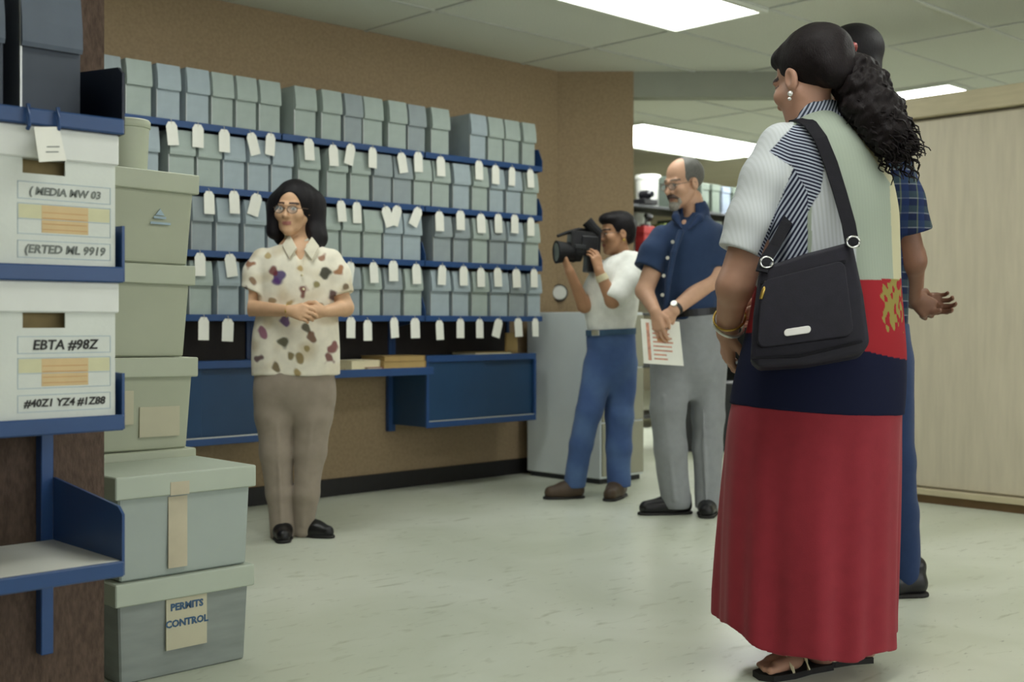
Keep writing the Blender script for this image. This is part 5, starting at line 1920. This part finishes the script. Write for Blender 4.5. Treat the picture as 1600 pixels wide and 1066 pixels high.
    side = ax.cross(Vector((0, 1, 0))).normalized()
    up2 = side.cross(ax)
    band.tube([c0 + (side * math.cos(t) + up2 * math.sin(t)) * .054 for t in np.linspace(0, 2 * math.pi, 25)], .009, 8)
    band.build('hair_band', 'red_band', hair, True)
    path = [P(1320, 100, -.035), P(1338, 122, -.06), P(1352, 152, -.09), P(1372, 182, -.12), P(1392, 212, -.14), P(1402, 238, -.14)]
    tail = chain(path, [.040, .060, .066, .062, .054, .026], .03)
    n1, n2 = noise_dir(96, 90, 8), noise_dir(97, 240, 8)
    tailf = lambda p: tail(p) + .014 * n1(p) + .010 * n2(p)
    pt = sculpt('ponytail', tailf, *bbox([P(1295, 80, -.24), P(1440, 262, .05)], .03), .0036, 'hair_brown', hair)
    rr = random.Random(4)
    cm = MB()
    for i in range(420):
        t = rr.uniform(.08, 1) * (len(path) - 1)
        k = min(int(t), len(path) - 2)
        c = path[k] + (path[k + 1] - path[k]) * (t - k)
        rad = [.040, .060, .066, .062, .054, .026][k]
        dirv = Vector((rr.gauss(0, 1), rr.gauss(0, 1) - .4, rr.gauss(0, .8))).normalized()
        p0 = Vector(c) + dirv * rad * .85
        ph, L, w = rr.uniform(0, 6), rr.uniform(.03, .065), rr.uniform(.005, .009)
        ax_ = (Vector((.45, -.2, -1)) + Vector((rr.gauss(0, .25), rr.gauss(0, .25), rr.gauss(0, .2)))).normalized()
        s_ = ax_.cross(Vector((0, 1, .2))).normalized()
        t_ = s_.cross(ax_)
        cm.tube([p0 + ax_ * L * q / 7 + s_ * w * math.cos(ph + q * 1.1) + t_ * w * math.sin(ph + q * 1.1) + dirv * .006 for q in range(8)], .0034, 5, .0014)
    co = cm.build('curls', 'hair_brown', hair, True)
    tag(co, kind='stuff')
    # earring, bracelets, sandals
    ear = hc + R @ V3(-.086, -.010, -.048) * hs
    MB().sphere(ear + V3(-.004, -.008, -.004), .0075, 10).sphere(ear + V3(-.006, -.010, -.018), .005, 8).build('earring', 'silver', root)
    d = (wr1 - el1) / np.linalg.norm(wr1 - el1)
    ctr, a1 = wr1 - d * .035, Vector(d)
    q1 = a1.cross(Vector((0, 1, 0))).normalized()
    q2 = q1.cross(a1)
    ring_ = [Vector(ctr) + (q1 * math.cos(t) * .042 + q2 * math.sin(t) * .044) + a1 * .010 * math.cos(t) for t in np.linspace(0, 2 * math.pi, 30)]
    bo = MB().tube(ring_, .0048, 8).build('bracelet', 'silver', root, True)
    ring_ = [Vector(ctr) - a1 * .03 + (q1 * math.cos(t) * .043 + q2 * math.sin(t) * .045) + a1 * -.010 * math.cos(t) for t in np.linspace(0, 2 * math.pi, 30)]
    MB().tube(ring_, .0034, 8).build('bracelet', 'gold', root, True)
    for A in toes:
        so = MB()
        so.prism([tuple(A(s, w, 0)[:2]) for s, w in ((-.03, -.034), (.3, -.036), (.7, -.046), (.95, -.030), (1.0, .01), (.9, .042), (.6, .046), (.3, .034), (-.03, .034), (-.06, 0))], 0.0, .016)
        sandal = so.build('sandal', 'sole', root)
        for s0 in (.62, .40):
            MB().strap([A(s0, w, .012 + (.078 if s0 < .5 else .060) * math.cos(w / .046 * 1.5)) for w in np.linspace(-.046, .046, 9)],
                       [(0, w * 8, 1) for w in np.linspace(-.046, .046, 9)], .018, .004).build('strap', 'cream_paper', sandal)
    return b, root


MATS['red_band'] = mat('red_hair_band', '8e1f1c', .5, .1, 30)
vb_, visitor_o = visitor()


# ------------------------------------------------------------------ her shoulder bag
def shoulder_bag():
    b = vb_
    P = b.P
    e = empty('shoulder_bag', W(b.X, b.Y), -ANG)
    tag(e, 'black nylon shoulder bag with a white badge hanging on the red-skirted woman\'s hip', 'bag')
    TL, TR, BR, BL = [Vector(P(*q)) for q in ((1187, 418, -.225), (1332, 376, -.255), (1358, 548, -.280), (1176, 568, -.265))]

    def panel(outline, d0, d1, bev=.012, seg=3):
        """rounded slab over the bag's own u,v square"""
        t = bmesh.new()
        L = lambda u, v: (TL * (1 - u) + TR * u) * (1 - v) + (BL * (1 - u) + BR * u) * v
        nrm = (TR - TL).cross(BL - TL).normalized()
        if nrm.y > 0:
            nrm = -nrm
        a = [t.verts.new(L(u, v) + nrm * d1) for u, v in outline]
        c = [t.verts.new(L(u, v) + nrm * d0) for u, v in outline]
        n = len(a)
        t.faces.new(a)
        t.faces.new(list(reversed(c)))
        for i in range(n):
            t.faces.new((a[i], c[i], c[(i + 1) % n], a[(i + 1) % n]))
        bmesh.ops.recalc_face_normals(t, faces=list(t.faces))
        if bev:
            bmesh.ops.bevel(t, geom=[x for x in t.edges], offset=bev, segments=seg, affect='EDGES', profile=.6, clamp_overlap=True)
        return t

    def rounded(u0, u1, v0, v1, r=.07, n=5):
        pts = []
        for cu, cv, a0 in ((u1 - r, v0 + r, -90), (u1 - r, v1 - r, 0), (u0 + r, v1 - r, 90), (u0 + r, v0 + r, 180)):
            for k in range(n + 1):
                t = math.radians(a0 + 90 * k / n)
                pts.append((cu + r * math.cos(t), cv + r * math.sin(t)))
        return pts
    body = MB()._add(panel([(0, 0), (.5, -.015), (1, 0), (1.03, .5), (1.02, .93), (.93, 1.03), (.45, 1.07), (.06, 1.05), (-.02, .96), (-.03, .5)], -.078, 0.0, .014, 3))
    body.build('bag_body', 'bag', e, True)
    pk = MB()._add(panel(rounded(.03, .88, .17, .86, .08), -.004, .026, .010, 3)).build('front_pocket', 'bag', e, True)
    MB()._add(panel(rounded(.02, .90, .155, .185, .012, 2), 0.0, .006, 0)).build('zip_line', 'webbing', pk)
    MB()._add(panel([(-.01, .93), (.4, .965), (.95, .90), (.955, .925), (.4, .995), (-.01, .955)], -.002, .006, 0)).build('seam', 'webbing', e)
    bd = panel(rounded(.265, .505, .715, .785, .03, 4), .024, .031, .0015, 1)
    MB()._add(bd).build('badge', 'white_badge', pk)
    L = lambda u, v: (TL * (1 - u) + TR * u) * (1 - v) + (BL * (1 - u) + BR * u) * v
    nrm = (TR - TL).cross(BL - TL).normalized()
    if nrm.y > 0:
        nrm = -nrm
    pl = MB().tube([L(.085, .19) + nrm * .012, L(.06, .25) + nrm * .022, L(.035, .36) + nrm * .026], .006, 8, .0045)
    pl.build('zip_pull', 'gold', pk, True)
    pts = [P(1332, 385, -.262), P(1326, 350, -.235), P(1312, 300, -.198), P(1298, 255, -.168), P(1282, 216, -.146), P(1266, 194, -.112), P(1252, 186, -.06), P(1240, 188, .0), P(1226, 208, .08), P(1206, 270, .14)]
    nn = [(.1, -1, .1), (.1, -1, .1), (.1, -1, .15), (.05, -1, .25), (0, -.9, .5), (-.1, -.8, .7), (-.2, -.4, .9), (-.2, .1, 1), (-.4, .5, .7), (-.5, .8, .2)]
    MB().strap(pts, nn, .036, .005).build('shoulder_strap', 'webbing', e)
    pts = [P(1190, 425, -.235), P(1195, 408, -.21), P(1210, 385, -.148), P(1228, 350, -.120), P(1244, 320, -.05)]
    MB().strap(pts, [(-.2, -1, .2)] * 5, .030, .005).build('front_strap', 'webbing', e)
    for q in (P(1198, 410, -.232), P(1333, 378, -.272)):
        MB().tube([Vector(q) + Vector((.016 * math.cos(t), 0, .014 * math.sin(t))) for t in np.linspace(0, 2 * math.pi, 17)], .0028, 6).build('buckle_ring', 'chrome', e, True)


shoulder_bag()
